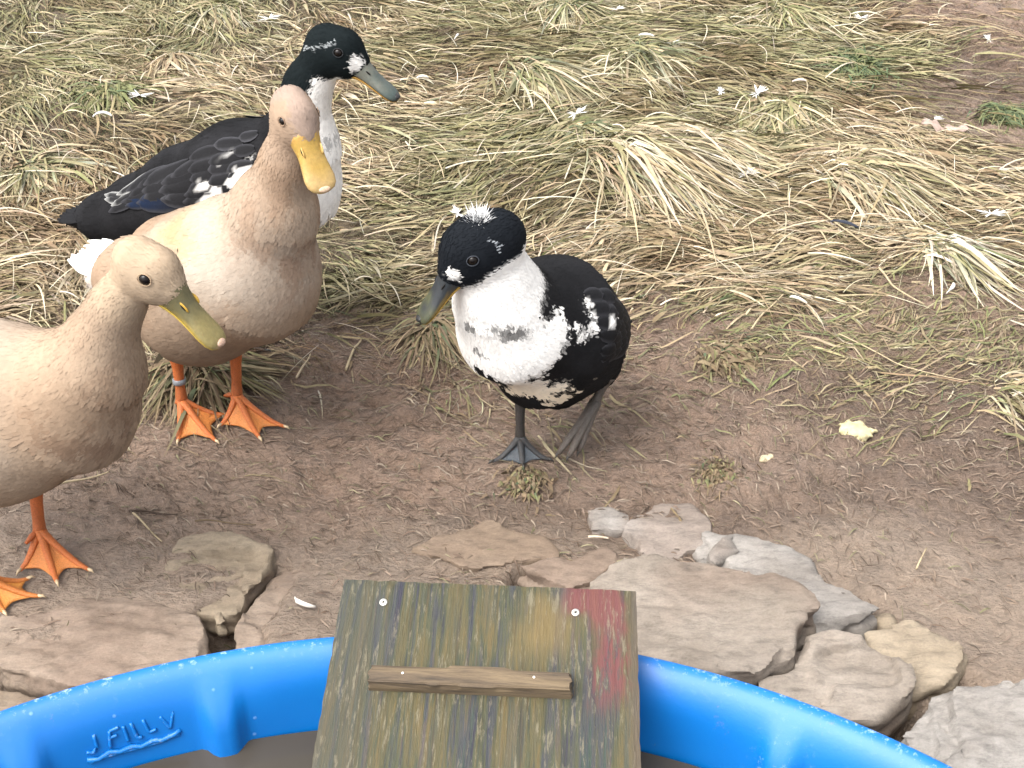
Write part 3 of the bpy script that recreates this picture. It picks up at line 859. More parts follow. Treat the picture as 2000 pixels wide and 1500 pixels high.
    # straw fading out over the mud at its upper edge
    x, y = scatter(11000, -1.5, 1.5, .95, 2.0, lambda a, b: sstep(1.0, 1.50, b + .10 * np.clip(a, 0, .8)) ** 2 * (1 - .6 * grass_mask(a, b)) * np.clip(.6 + .9 * fbm(a * 5, b * 5, 0, 2, 111), .05, 1)); n = len(x)
    ol = (rng.random((n, 1)) < .5) * sstep(.0, .3, x)[:, None]
    parts.append(ribbons(x, y, flow(x, y) + rng.normal(0, .5, n), rng.gamma(3, .014, n), rng.gamma(3, .0005, n) + .0004, rng.normal(0, .5, n), rng.uniform(0, .005, n), rng.normal(0, .4, n),
                         pick(n, [2, 4, 4, 3, .5, 1, 2, 0]) * .8 * (1 - ol) + pick(n, [0, 1, 2, 1, 0, 3, 4, 1]) * ol, pick(n, [3, 4, 3, 2, .6, .5, 1, 0]) * .85 * (1 - ol) + pick(n, [0, 1, 2, 1, 0, 2, 5, 0]) * ol, 4, rng.uniform(.0, .004, n), fine=True))
    V, F, C = join_parts(parts)
    add('trodden_fibres', mk_mesh('trodden_fibres', V, F, C), M['straw'], kind='stuff', label='short trodden grass fibres pressed into the wet mud', category='grass')
build_straw()
def build_tufts():
    mixes = {0: ([2, 3, 1, 0, 1, 1, 2, 0], [5, 3, 1, 0, 3, 0, 0, 0]), 1: ([1, 1, 0, 0, 0, 3, 4, 4], [4, 3, 1, 0, 2, 0, 1, 0]), 2: ([1, 1, 0, 0, 0, 3, 8, 1], [5, 3, 1, 0, 2, 0, 1, 0]),
             3: ([1, 0, 0, 0, 4, 0, 2, 1], [2, 2, 0, 1, 5, 0, 1, 0]), 4: ([0, 3, 4, 1, 0, 0, 0, 0], [2, 4, 2, 0, 1, 0, 0, 0]), 5: ([0, 0, 0, 0, 0, 5, 3, 3], [1, 1, 0, 0, 0, 3, 5, 0]),
             6: ([0, 0, 0, 0, 0, 3, 1, 6], [0, 1, 0, 0, 0, 4, 3, 4]), 7: ([0, 1, 3, 5, 0, 1, 1, 2], [1, 2, 4, 3, 0, 0, 1, 0]), 8: ([0, 0, 2, 7, 0, .6, 1, 1], [0, 0, 4, 5, 0, .3, 1, .3])}
    for (tx, ty), t in zip(TPOS, TUFTS):
        u, v, cr, bl_, nb, dr, spr, mound, kind, label = t
        nb = int(nb * 1.3)
        a = rng.uniform(0, 2 * np.pi, nb); r = cr * np.abs(rng.normal(0, .55, nb))
        x = tx + r * np.cos(a); y = ty + r * np.sin(a)
        th = R(dr) + rng.normal(0, R(spr), nb) * .75 + .25 * (((a - R(dr) + np.pi) % (2 * np.pi)) - np.pi) * (spr / 60)
        Ln = bl_ * rng.uniform(.3, 1.05, nb)
        p = mixes[kind]
        W = rng.gamma(3, .0008, nb) + .0007 * (1.5 if kind in (3, 4) else 1) * (.6 if kind in (6, 8) else 1)
        V, F, C = ribbons(x, y, th + .25 * (flow(x, y) - R(-32)), Ln, W, rng.normal(0, .32, nb), Ln * rng.uniform(.01, .17, nb) * rng.uniform(.6, 1.2), rng.normal(0, .55, nb), pick(nb, p[0]), pick(nb, p[1]), 6, rng.uniform(0, .008, nb), 'tuft')
        o = add('grass_tuft', mk_mesh('grass_tuft', V - [tx, ty, 0], F, C), M['straw'], label=label, category='grass tuft', group='grass tufts on the slope')
        o.location = (tx, ty, 0)
build_tufts()

# ------------------------------------------------------------------ ducks
def round_cone(p, a, b, ra, rb, lat, sy):
    ab = b - a
    t = np.clip(((p - a) @ ab) / max(ab @ ab, 1e-12), 0, 1)
    d = p - (a + t[:, None] * ab)
    if sy != 1.0:
        d = d - np.outer(d @ lat, lat) * (1 - 1 / sy)
    return np.linalg.norm(d, axis=1) - (ra + (rb - ra) * t)
class Duck:
    def __init__(s, base_px, yaw, label):
        s.base = G(*base_px); s.yaw = R(yaw)
        c, sn = math.cos(s.yaw), math.sin(s.yaw)
        s.Rm = np.array([[c, -sn, 0], [sn, c, 0], [0, 0, 1]])     # local -> world
        s.root = empty('duck', tuple(s.base), s.yaw, label=label, category='duck', group='ducks by the pool')
        s.prims = []
        s.pattern = None
    def w2l(s, p):
        return (np.asarray(p) - s.base) @ s.Rm
    def l2w(s, p):
        return np.asarray(p) @ s.Rm.T + s.base
    def at(s, u, v, yo=0.0):                                   # point of the duck's upright mid-plane (shifted yo) seen at (u, v)
        n = s.Rm[:, 1]
        d = ray(u, v)
        t = ((s.base - EYE) @ n + yo) / (d @ n)
        return s.w2l(EYE + d * t)
    def chain(s, pts, sy=1.0, k=.03, flow_sign=1.0):
        """pts: list of (u, v, r) from tail to head"""
        P = [(s.at(u, v), r) for u, v, r in pts]
        for (a, ra), (b, rb) in zip(P, P[1:]):
            s.prims.append((a, b, ra, rb, np.array([0, 1.0, 0]), sy, k, (a - b) / np.linalg.norm(a - b)))
        return P
    def head(s, hc, yaw, pitch, sc=1.0, crown=1.0, ex=.015, ez=.011):
        s.ex, s.ez = ex, ez
        a = R(yaw) - s.yaw; p = R(pitch)
        hx = np.array([math.cos(a) * math.cos(p), math.sin(a) * math.cos(p), -math.sin(p)])
        hy = np.array([-math.sin(a), math.cos(a), 0]); hz_ = np.cross(hx, hy)
        s.hc, s.hx, s.hy, s.hz, s.sc = hc, hx, hy, hz_, sc
        def q(x, z):
            return hc + sc * (x * hx + z * hz_)
        s.q = q
        bk = -hx
        add_ = lambda a_, b_, ra, rb, sy: s.prims.append((q(*a_), q(*b_), ra * sc, rb * sc, hy, sy, .012, bk))
        add_((-.010, .000), (.010, .002), .031 * crown, .029 * crown, .86)
        add_((.008, -.006), (.034, -.012), .026, .0165, .86)
        add_((-.004, -.010), (.016, -.014), .024, .020, 1.0)          # cheeks
    def sdf(s, p):
        r = None
        for a, b, ra, rb, lat, sy, k, fl in s.prims:
            d = round_cone(p, a, b, ra, rb, lat, sy)
            r = d if r is None else smin(r, d, k)
        return r
    def hit(s, u, v):                                         # surface point of the body seen at (u, v)
        o = s.w2l(EYE); d = s.w2l(EYE + ray(u, v)) - o; d /= np.linalg.norm(d)
        t = 0.4
        best = (9, t)
        for _ in range(160):
            q = s.sdf((o + d * t)[None])[0]
            if q < best[0]: best = (q, t)
            if q < .0006: break
            t += q * .8
            if t > 4: break
        return o + d * best[1]
    def seeds(s, pts, headside=False):
        P = np.array([s.hit(u, v) for u, v in pts])
        if headside:
            Q = P - 2 * np.outer((P - s.hc) @ s.hy, s.hy)
        else:
            Q = P * [1, -1, 1]
        return np.concatenate([P, Q])
    def nearer(s, p, white, black, soft=.004, jit=0.0):
        dw = np.min(np.linalg.norm(p[:, None] - white[None], axis=2), 1)
        db = np.min(np.linalg.norm(p[:, None] - black[None], axis=2), 1)
        return sstep(-soft, soft, (db - dw) + jit)
    def grad(s, p, e=.0015):
        g = np.stack([s.sdf(p + np.eye(3)[k] * e) - s.sdf(p - np.eye(3)[k] * e) for k in range(3)], 1)
        return g / np.maximum(np.linalg.norm(g, axis=1, keepdims=True), 1e-9)
    def project(s, p, off=0.0, it=4):
        for _ in range(it):
            p = p - (s.sdf(p) - off)[:, None] * s.grad(p) * .9
        return p
    def flow(s, p):
        f = np.zeros_like(p); W = np.zeros(len(p))
        for a, b, ra, rb, lat, sy, k, fl in s.prims:
            w = np.exp(-np.clip(round_cone(p, a, b, ra, rb, lat, sy), -.05, .2) / .008)
            f += w[:, None] * fl; W += w
        return f / np.maximum(np.linalg.norm(f, axis=1, keepdims=True), 1e-9)
    def build_body(s, colour, nfeather=11000, h=.0042, flen=1.0, jit=.025):
        s.colour = colour
        nfeather = int(nfeather * 2.6)
        pts = np.concatenate([[a - ra, a + ra, b - rb, b + rb] for a, b, ra, rb, *_ in s.prims])
        lo, hi = pts.min(0) - .012, pts.max(0) + .012
        xs, ys, zs = [np.arange(lo[k], hi[k], h) for k in range(3)]
        X, Y, Z = np.meshgrid(xs, ys, zs, indexing='ij')
        D = s.sdf(np.stack([X, Y, Z], -1).reshape(-1, 3)).reshape(X.shape)
        V, F = surface_nets(D, np.array([xs[0], ys[0], zs[0]]), h)
        V = V + s.grad(V) * (.0001 * fbm(V[:, 0] * 60, V[:, 1] * 60, V[:, 2] * 60, 3, 7))[:, None]
        s.body = add('body', mk_mesh('body', V, F, colour(V)), M['plumage'], s.root)
        # small contour feathers over the whole body
        tri = np.concatenate([F[:, [0, 1, 2]], F[:, [0, 2, 3]]])
        A, B, C = V[tri[:, 0]], V[tri[:, 1]], V[tri[:, 2]]
        ar = np.linalg.norm(np.cross(B - A, C - A), axis=1)
        i = rng.choice(len(tri), nfeather, p=ar / ar.sum())
        u, w = rng.random((2, nfeather)); m_ = u + w > 1; u[m_], w[m_] = 1 - u[m_], 1 - w[m_]
        p = A[i] + u[:, None] * (B - A)[i] + w[:, None] * (C - A)[i]
        keep = np.ones(nfeather, bool)
        for sg in (1, -1):
            keep &= np.linalg.norm(p - s.eye_at(sg, 0) + s.hx * .004, axis=1) > .0085
        p = p[keep]; nfeather = len(p)
        n = s.grad(p)
        f = s.flow(p) + rng.normal(0, .16, p.shape)
        f -= n * (f * n).sum(1, keepdims=True)
        f /= np.maximum(np.linalg.norm(f, axis=1, keepdims=True), 1e-9)
        sd_ = np.cross(n, f)
        dh = np.linalg.norm(p - s.hc, axis=1)
        sz = np.interp(dh, [.03, .07, .13, .2], [.45, .6, .85, 1.1]) * rng.uniform(.7, 1.25, nfeather) * flen
        Ln, Wd = .0125 * sz, .0019 * sz
        crv = .5 / np.interp(dh, [.03, .06, .12, .2], [.028, .03, .05, .085])
        lift = rng.uniform(.0006, .0010, nfeather)
        rows = []
        for t, wf, lf in ((0, .5, -.0004), (.45, 1, .7), (.8, .75, .95)):
            c = p + f * (Ln * t)[:, None] + n * (np.where(lf < 0, lf, lf * lift) - crv * (Ln * t) ** 2)[:, None]
            rows += [c - sd_ * (Wd * wf)[:, None], c + sd_ * (Wd * wf)[:, None]]
        rows.append(p + f * Ln[:, None] + n * (lift * 1.0 - crv * Ln ** 2)[:, None])
        FV = np.stack(rows, 1).reshape(-1, 3)
        k = np.arange(nfeather)[:, None] * 7
        Q = np.concatenate([k + [0, 2, 3, 1], k + [2, 4, 5, 3]]); T = k + [4, 6, 5]
        c0 = colour(p + rng.normal(0, .0015, p.shape)) * rng.uniform(1 - jit, 1 + jit, (nfeather, 1))
        FC = np.repeat(c0[:, None], 7, 1); FC[:, 0:2] *= .97; FC[:, 6] *= 1.03
        pm = mk_mesh('plumage', FV, [Q, T], FC.reshape(-1, 3))
        nn = np.repeat(n[:, None], 7, 1) + .04 * rng.normal(0, 1, (nfeather, 1, 3))
        # feathers take the round of the body they lie on
        w_ = np.array([0, 0, .45, .45, .8, .8, 1.0])
        nn = nn + f[:, None] * (w_ * .9)[None, :, None] * (Ln * crv)[:, None, None]
        nn /= np.linalg.norm(nn, axis=2, keepdims=True)
        pm.normals_split_custom_set_from_vertices(nn.reshape(-1, 3).tolist())
        s.plumage = add('plumage', pm, M['plumage'], s.root, kind='stuff')
    def lay_feather(s, p0, d, Ln, W, off, lift, ca, cb, edge, nu=8, nv=5, tipw=.35):
        n = s.grad(p0[None])[0]
        d = d - n * (d @ n); d /= np.linalg.norm(d)
        sd_ = np.cross(n, d)
        t = np.linspace(0, 1, nu); w = np.linspace(-1, 1, nv)
        prof = W / 2 * np.interp(t, [0, .12, .4, .75, .92, 1], [.35, .7, 1, .95, .62, tipw * .45])
        P = p0 + t[:, None, None] * Ln * d + (prof[:, None] * w)[..., None] * sd_
        o = off + lift * t[:, None] - .0009 * np.abs(w) ** 2 * W / .02 + .0004 * (1 - np.abs(w))
        shp = P.shape
        P = P.reshape(-1, 3)
        for _ in range(3):
            P = P - ((s.sdf(P) - o.reshape(-1)))[:, None] * s.grad(P) * .9
        e = np.clip(np.maximum(np.abs(w)[None] ** 4, sstep(.85, 1, t)[:, None]), 0, 1)[..., None]
        C = (np.asarray(ca) * (1 - t)[:, None, None] + np.asarray(cb) * t[:, None, None]) * np.ones((1, nv, 1))
        C = C.reshape(nu, nv, 3) * (1 - e) + np.asarray(edge) * e
        if s.pattern is not None:
            C = s.pattern(P, C.reshape(-1, 3))
        return P, grid_faces(nu, nv), C.reshape(-1, 3)
    def side_point(s, x, z, sg):
        p = np.array([[x, sg * .16, z]])
        for _ in range(40):
            d = s.sdf(p)[0]
            if d < .0008: break
            p[0, 1] -= sg * d * .8
            if p[0, 1] * sg < 0.004: break
        return p[0]
    def wing(s, sg, front, back, rows, colfn, half=.045):
        """front, back: local (x, z) of shoulder and wing tip; rows: (position along, count, length, width)"""
        fx, fz = front; bx, bz = back
        small = []; big = []
        ax = np.array([bx - fx, 0, bz - fz]); al = np.linalg.norm(ax); ax /= al
        for ri, (pos, cnt, Ln, W) in enumerate(rows):
            for j in range(cnt):
                q = (j + .5) / cnt * 2 - 1 + rng.uniform(-.06, .06)
                hh = half * (1 - .55 * pos)
                x = fx + ax[0] * al * (pos + rng.uniform(-.015, .015)); z = fz + ax[2] * al * pos + hh * q
                p = s.side_point(x, z, sg)
                d = ax + np.array([0, 0, -.34 * q * (.35 + pos)]) + rng.normal(0, .04, 3)
                l_ = Ln * rng.uniform(.88, 1.12)
                ca, cb, ed = colfn(pos, q, x, z)
                f = s.lay_feather(p, d, l_, W * rng.uniform(.9, 1.1), .0014 + .0004 * q, .0028, ca, cb, ed)
                (small if Ln < .03 else big).append(f)
        V, F, C = join_parts(small)
        wg = add('wing', mk_mesh('wing', V, F, C), M['wing'], s.root)
        for V, F, C in big:
            add('feather', mk_mesh('feather', V, F, C), M['wing'], wg)
        return wg
    def build_bill(s, L_, wd, hg, droop, cfn, under, nailc, nostc=None):
        """bill from the face along the head axis, drooping"""
        sc = s.sc
        a = R(droop)
        bx = s.hx * math.cos(a) - s.hz * math.sin(a); bz = s.hz * math.cos(a) + s.hx * math.sin(a); by = s.hy
        o = s.q(.030, -.010)
        tt = np.array([0, .08, .18, .30, .45, .6, .75, .87, .95, 1.0])
        w = wd * np.array([1.0, .97, .90, .86, .88, .96, 1.04, .98, .78, .35])
        top = hg * np.array([1.10, 1.0, .78, .58, .40, .28, .20, .14, .06, -.10])
        bot = hg * np.array([-.85, -.80, -.70, -.60, -.52, -.46, -.40, -.36, -.34, -.32])
        n = 20
        def loft(top, bot, w, z0=0.0):
            rows = []
            for k in range(len(tt)):
                ph = np.linspace(0, 2 * np.pi, n, endpoint=False)
                cy = np.sign(np.cos(ph)) * np.abs(np.cos(ph)) ** .8; cz = np.sin(ph)
                zc = np.where(cz > 0, bot[k] * .6 + (top[k] - bot[k] * .6) * np.abs(cz) ** .85, bot[k] * .6 + (bot[k] * .4) * np.abs(cz))
                rows.append(o + L_ * tt[k] * bx + np.outer(w[k] * cy, by) + np.outer(zc + z0, bz))
            V = np.concatenate(rows); F = grid_faces(len(tt), n, True)
            c = len(V)
            V = np.concatenate([V, [rows[-1].mean(0) + bx * .0006, rows[0].mean(0)]])
            k = np.arange(n)
            T = np.stack([(len(tt) - 1) * n + k, (len(tt) - 1) * n + (k + 1) % n, np.full(n, c)], 1)
            T2 = np.stack([(k + 1) % n, k, np.full(n, c + 1)], 1)
            return V, [F[:, ::-1], np.concatenate([T, T2])[:, ::-1]]
        V, F = loft(top, bot, w)
        rel = (V - o) @ np.stack([bx, by, bz], 1)
        bill = add('bill', mk_mesh('bill', V, F, cfn(rel[:, 0] / L_, rel[:, 1] / wd, rel[:, 2] / hg, V)), M['bill'], s.root)
        V, F = loft(bot * .9, bot * 1.55, w * .93)
        add('lower_mandible', mk_mesh('lower_mandible', V, F, np.tile(under, (len(V), 1))), M['bill'], bill)
        e = ellipsoid(o + bx * L_ * .955 + bz * hg * .00, np.array([bx * L_ * .055, by * wd * .42, bz * hg * .16]))
        add('nail', mk_mesh('nail', e[0], e[1], np.tile(nailc, (len(e[0]), 1))), M['bill'], bill)
        for sg in (1, -1):
            c = o + bx * L_ * .30 + by * sg * wd * .66 + bz * hg * .33
            e = ellipsoid(c, np.array([bx * .0036, by * .0012 * sg, bz * .0014 + by * .0006 * sg]))
            add('nostril', mk_mesh('nostril', e[0], e[1]), M['dark'], bill)
            if nostc is not None:
                e = ellipsoid(c - by * sg * .0008, np.array([bx * .0062, by * .0012 * sg, bz * .0030 + by * .001 * sg]))
                add('nostril_rim', mk_mesh('nostril_rim', e[0], e[1], np.tile(nostc, (len(e[0]), 1))), M['bill'], bill)
    def eye_at(s, sg, off):
        return s.project((s.q(s.ex, s.ez) + s.hy * sg * .03)[None], off, 8)[0]
    def eyes(s, r=.0052, ring=(.1, .08, .06)):
        for sg in (1, -1):
            p = s.eye_at(sg, -.0016)
            n = s.grad(p[None])[0]
            t = s.hx - n * (s.hx @ n); t /= np.linalg.norm(t); b_ = np.cross(n, t)
            e = ellipsoid(p, np.array([t * r, b_ * r * .92, n * r * .8]))
            eye = add('eye', mk_mesh('eye', e[0], e[1]), M['eye'], s.root)
            th = np.linspace(0, 2 * np.pi, 19)
            P = p + n * .0024 + np.outer(np.cos(th) * r * 1.12, t) + np.outer(np.sin(th) * r * .95, b_)
            tb = tube(P, np.full(19, r * .10), 6)
            add('eyelid', mk_mesh('eyelid', tb[0], tb[1], np.tile(ring, (len(tb[0]), 1))), M['plumage'], eye)
    def leg(s, top, joint, tips, colours, hind=None, jz=.013, rr=.0066, band=None, world=False, dy=.01, fold=False, claw='claw', webcol=None):
        """top and joint: photo points of the shank; tips: photo points of the three toe ends on the ground"""
        gz = lambda p: float(hz(p[0], p[1], True))
        if world:
            J = np.array(joint); T = np.array(top); TT = [np.array(q) for q in tips]
        else:
            J = G(*joint, jz); T = PY(*top, J[1] + dy); TT = [G(*q, .002) for q in tips]
        up = np.array([0, 0, 1.0])
        c_main, c_joint, c_web = [np.array(c) for c in colours]
        t = np.linspace(0, 1, 12)
        ctr = T[None] * (1 - t)[:, None] + J[None] * t[:, None]
        rad = rr * np.interp(t, [0, .12, .35, .75, .92, 1], [1.75, 1.35, 1.05, .92, 1.1, 1.05])
        V, F, _ = tube(ctr, rad, 14)
        V = V + .0004 * vnoise(V[:, 0] * 500, V[:, 1] * 500, V[:, 2] * 350, 3)[:, None]
        tt = np.clip((T[2] - V[:, 2]) / (T[2] - J[2]), 0, 1)[:, None]
        C = c_main * (1 - .35 * tt) + c_joint * .35 * tt
        C = C * (1 + .12 * np.sin(tt * 60))
        lg = add('leg', mk_mesh('leg', s.w2l(V), F, C), M['skin'], s.root)
        parts = []
        def toe_line(tip, n=9):
            q = np.linspace(0, 1, n)
            p = J[None] * (1 - q)[:, None] + tip[None] * q[:, None]
            g = np.array([gz(a) for a in p])
            hgt = J[2] - gz(J)
            if fold:
                p[:, 2] = np.maximum(J[2] * (1 - q) + (tip[2] + .003) * q, g + .003)
            else:
                p[:, 2] = np.maximum(hgt * (1 - q) ** 1.7 - .002, 0) + .0045 * (1 - .3 * q) + np.maximum(g, -.01)
            return p
        lines = [toe_line(tp) for tp in TT]
        for i, ln in enumerate(lines):
            parts.append(const_col(tube(ln, np.interp(np.linspace(0, 1, 9), [0, .3, .8, 1], np.array([.0058, .0042, .0034, .0022]) * (1.45 if fold else 1)), 10, .8), c_main * .8 + c_web * .2))
        for l0, l1 in zip(lines, lines[1:]):
            r = np.linspace(0, 1, 9); sq = np.linspace(.06, 1, 10)
            P = np.zeros((10, 9, 3))
            for j, rv in enumerate(r):
                mx = .93 - .20 * math.sin(math.pi * rv)
                for i, sv in enumerate(sq):
                    k = sv * mx * 8
                    a = np.array([np.interp(k, np.arange(9), l0[:, c]) for c in range(3)])
                    b_ = np.array([np.interp(k, np.arange(9), l1[:, c]) for c in range(3)])
                    P[i, j] = a * (1 - rv) + b_ * rv - up * (.0022 * math.sin(math.pi * rv))
            sl = slab(P, .0018)
            wc = np.tile(c_web, (len(sl[0]), 1)) * (1 + .12 * fbm(sl[0][:, 0] * 90, sl[0][:, 1] * 90, 0, 3, 8))[:, None]
            if webcol is not None:
                wc = webcol(sl[0], wc)
            parts.append((sl[0], sl[1], wc))
        hd = J + (J - TT[1]) * .28; hd[2] = gz(hd) + .004
        if hind is not None: hd = G(*hind, .012)
        if not fold:
            parts.append(const_col(tube(np.array([J + up * .002, (J + hd) / 2 + up * .003, hd]), [.0042, .0036, .0018], 8), c_main * .85))
        parts.append(const_col(ellipsoid(J, np.diag([rr * 1.25, rr * 1.25, rr * 1.1])), c_main * .8 + c_joint * .2))
        V, F, C = join_parts(parts)
        add('webbed_foot', mk_mesh('webbed_foot', s.w2l(V), F, C), M['skin'], lg)
        for ln in lines:
            d = ln[-1] - ln[-3]; d /= np.linalg.norm(d)
            c = tube(np.array([ln[-1] - d * .002, ln[-1] + d * .003 + up * .0015, ln[-1] + d * .0065 - up * .001]), [.0023, .0016, .0003], 7)
            add('claw', mk_mesh('claw', s.w2l(c[0]), c[1]), M[claw], lg)
        if band is not None:
            q, mt = band
            c = T * (1 - q) + J * q; ax = (J - T) / np.linalg.norm(J - T)
            tb = tube(np.array([c - ax * .0035, c - ax * .0030, c + ax * .0030, c + ax * .0035]), np.array([.95, 1.22, 1.22, .95]) * rr * 1.02, 18)
            add('leg_band', mk_mesh('leg_band', s.w2l(tb[0]), tb[1]), M[mt], lg)
    def tail(s, p, d, n, Ln, W, col, spread=28, lift=0.0, curl=0.0, name='tail_feather'):
        p = np.asarray(p, float); d = np.asarray(d, float); d /= np.linalg.norm(d)
        for i in range(n):
            a = R(spread) * ((i + .5) / n * 2 - 1)
            y = np.array([0, 1.0, 0])
            dd = d * math.cos(a) + y * math.sin(a)
            upv = np.cross(dd, y if abs(math.sin(a)) < .9 else d); upv /= np.linalg.norm(upv)
            upv *= -1 if upv[2] < 0 else 1
            sd_ = np.cross(upv, dd)
            l_ = Ln * (1 - .25 * abs(math.sin(a))) * rng.uniform(.92, 1.06)
            t = np.linspace(0, 1, 9); w = np.linspace(-1, 1, 5)
            prof = W / 2 * np.interp(t, [0, .3, .75, .93, 1], [.5, 1, .9, .5, .08])
            Q = p + t[:, None, None] * l_ * dd + (prof[:, None] * w)[..., None] * sd_ + (upv * .0007 * (i % 3) + upv * 0)[None, None]
            Q = Q + ((lift * t ** 2 + curl * t ** 3)[:, None] - .002 * np.abs(w)[None] ** 2)[..., None] * upv
            C = np.tile(np.asarray(col) * rng.uniform(.9, 1.08), (45, 1))
            sl = slab(Q, .0008)
            add(name, mk_mesh(name, sl[0], sl[1], np.concatenate([C, C])), M['wing'], s.root)

def lerp(a, b, t):
    t = np.asarray(t)[:, None] if np.ndim(t) else t
    return np.asarray(a) * (1 - t) + np.asarray(b) * t
ORANGE = ((.62, .155, .035), (.55, .20, .08), (.74, .26, .06))
BUFF = np.array([.300, .222, .158]); CREAM = np.array([.42, .36, .295]); BROWN = np.array([.185, .117, .08]); MAUVE = np.array([.42, .29, .22]); WHITE = np.array([.88, .86, .82]); BLACK = np.array([.0085, .0085, .0095])

# --- buff duck standing in the middle of the group
A = Duck((410, 792), -26, 'buff duck standing upright with orange feet and a grey leg band, facing the camera')
PA = A.chain([(205, 542, .022), (270, 548, .050), (385, 566, .086), (484, 528, .081), (536, 410, .045), (557, 325, .0250), (569, 258, .0215)], .95, .020)
A.prims.append((A.at(330, 490), A.at(440, 490), .035, .055, np.array([0, 1., 0]), 1.2, .025, (A.at(330, 490) - A.at(440, 490)) / np.linalg.norm(A.at(330, 490) - A.at(440, 490))))
A.head(A.at(576, 222), -57, 21, .75, 1.0, .018, .012)
A_shoulder = A.hit(420, 470)
A_crown = A.seeds([(600, 200), (606, 235), (585, 180), (600, 255)], True); A_cheek = A.seeds([(553, 215), (560, 255), (545, 280), (575, 270)], True)
A_breast = A.hit(600, 430); A_mark = A.hit(345, 460)
def colA(p):
    n1 = fbm(p[:, 0] * 22, p[:, 1] * 22, p[:, 2] * 22, 3, 201); n2 = fbm(p[:, 0] * 70, p[:, 1] * 70, p[:, 2] * 45, 3, 202)
    c = lerp(BUFF, BUFF * [.93, .88, .84], sstep(-.2, .8, n1))
    side = sstep(.105, .02, np.linalg.norm((p - A_shoulder) * [.7, .25, 1.0], axis=1) + .02 * n1)
    c = lerp(c, CREAM, side * .95)
    c = lerp(c, np.array([.40, .26, .10]), sstep(.035, .01, np.linalg.norm((p - A_mark) * [.7, .2, 1.3], axis=1) + .012 * n1) * .6)
    br = sstep(.10, .02, np.linalg.norm((p - A_breast) * [.9, .8, .75], axis=1) + .015 * n1)
    c = lerp(c, BROWN * 1.2, br * (.38 + .45 * sstep(.0, .4, n2)))
    c = lerp(c, CREAM * .9, br * sstep(.30, .55, -n2) * .55)
    hd = sstep(.062, .045, np.linalg.norm(p - A.hc, axis=1))
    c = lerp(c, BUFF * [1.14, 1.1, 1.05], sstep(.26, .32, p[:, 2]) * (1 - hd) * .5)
    c = lerp(c, BUFF * [1.1, 1.08, 1.08], hd * .8)
    c = lerp(c, np.array([.30, .228, .19]), hd * A.nearer(p, A_crown, A_cheek, .006, .003 * n2) * .75)
    c = lerp(c, WHITE, sstep(-.11, -.16, p[:, 0] + .02 * n1))
    return c * (1 + .05 * n2)[:, None]
A.build_body(colA, 12000)
def wingcol(c0, c1, ed, jit=.1):
    return lambda pos, q, x, z: (np.array(c0) * rng.uniform(1 - jit, 1 + jit), np.array(c1) * rng.uniform(1 - jit, 1 + jit), np.array(ed))
ROWS = [(.15, 5, .029, .019), (.31, 6, .038, .022), (.43, 6, .047, .023), (.56, 5, .057, .022), (.70, 4, .065, .020)]
def mid(P, i):
    return P[i][0]
def xz(p):
    return (p[0], p[2])
A.pattern = lambda P, C: A.colour(P) * (.6 + .4 * C / CREAM)
for sg in (1, -1):
    A.wing(sg, xz(A.at(455, 478)), xz(A.at(262, 500)), ROWS, wingcol(CREAM * .65, CREAM * .95, CREAM * 1.25, .08), .036)
A.pattern = None
A.tail(mid(PA, 0) + [.01, 0, .004], (-1, 0, .35), 9, .055, .020, WHITE, 26, .004)
A.tail(mid(PA, 1) + [-.02, 0, .030], (-.85, 0, .5), 5, .045, .013, WHITE, 30, -.004, -.014, 'curled_tail_feather')
def billA(t, y, z, V):
    c = lerp([.50, .32, .075], [.54, .37, .15], sstep(.3, .9, t + .3 * vnoise(V[:, 0] * 90, V[:, 1] * 90, V[:, 2] * 90, 5)))
    return lerp(c, [.58, .29, .12], sstep(.12, .0, t) * .6)
A.build_bill(.061, .0160, .0130, 30, billA, np.array([.56, .34, .10]), np.array([.70, .50, .34]), np.array([.66, .42, .14]))
A.eyes(.0046, (.28, .19, .13))
A.leg((343, 685), (355, 783), [(345, 851), (421, 851), (440, 799)], ORANGE, None, band=(.60, 'band'), dy=.012)
A.leg((459, 668), (463, 776), [(428, 820), (506, 845), (556, 823)], ORANGE, (438, 773), dy=.012)

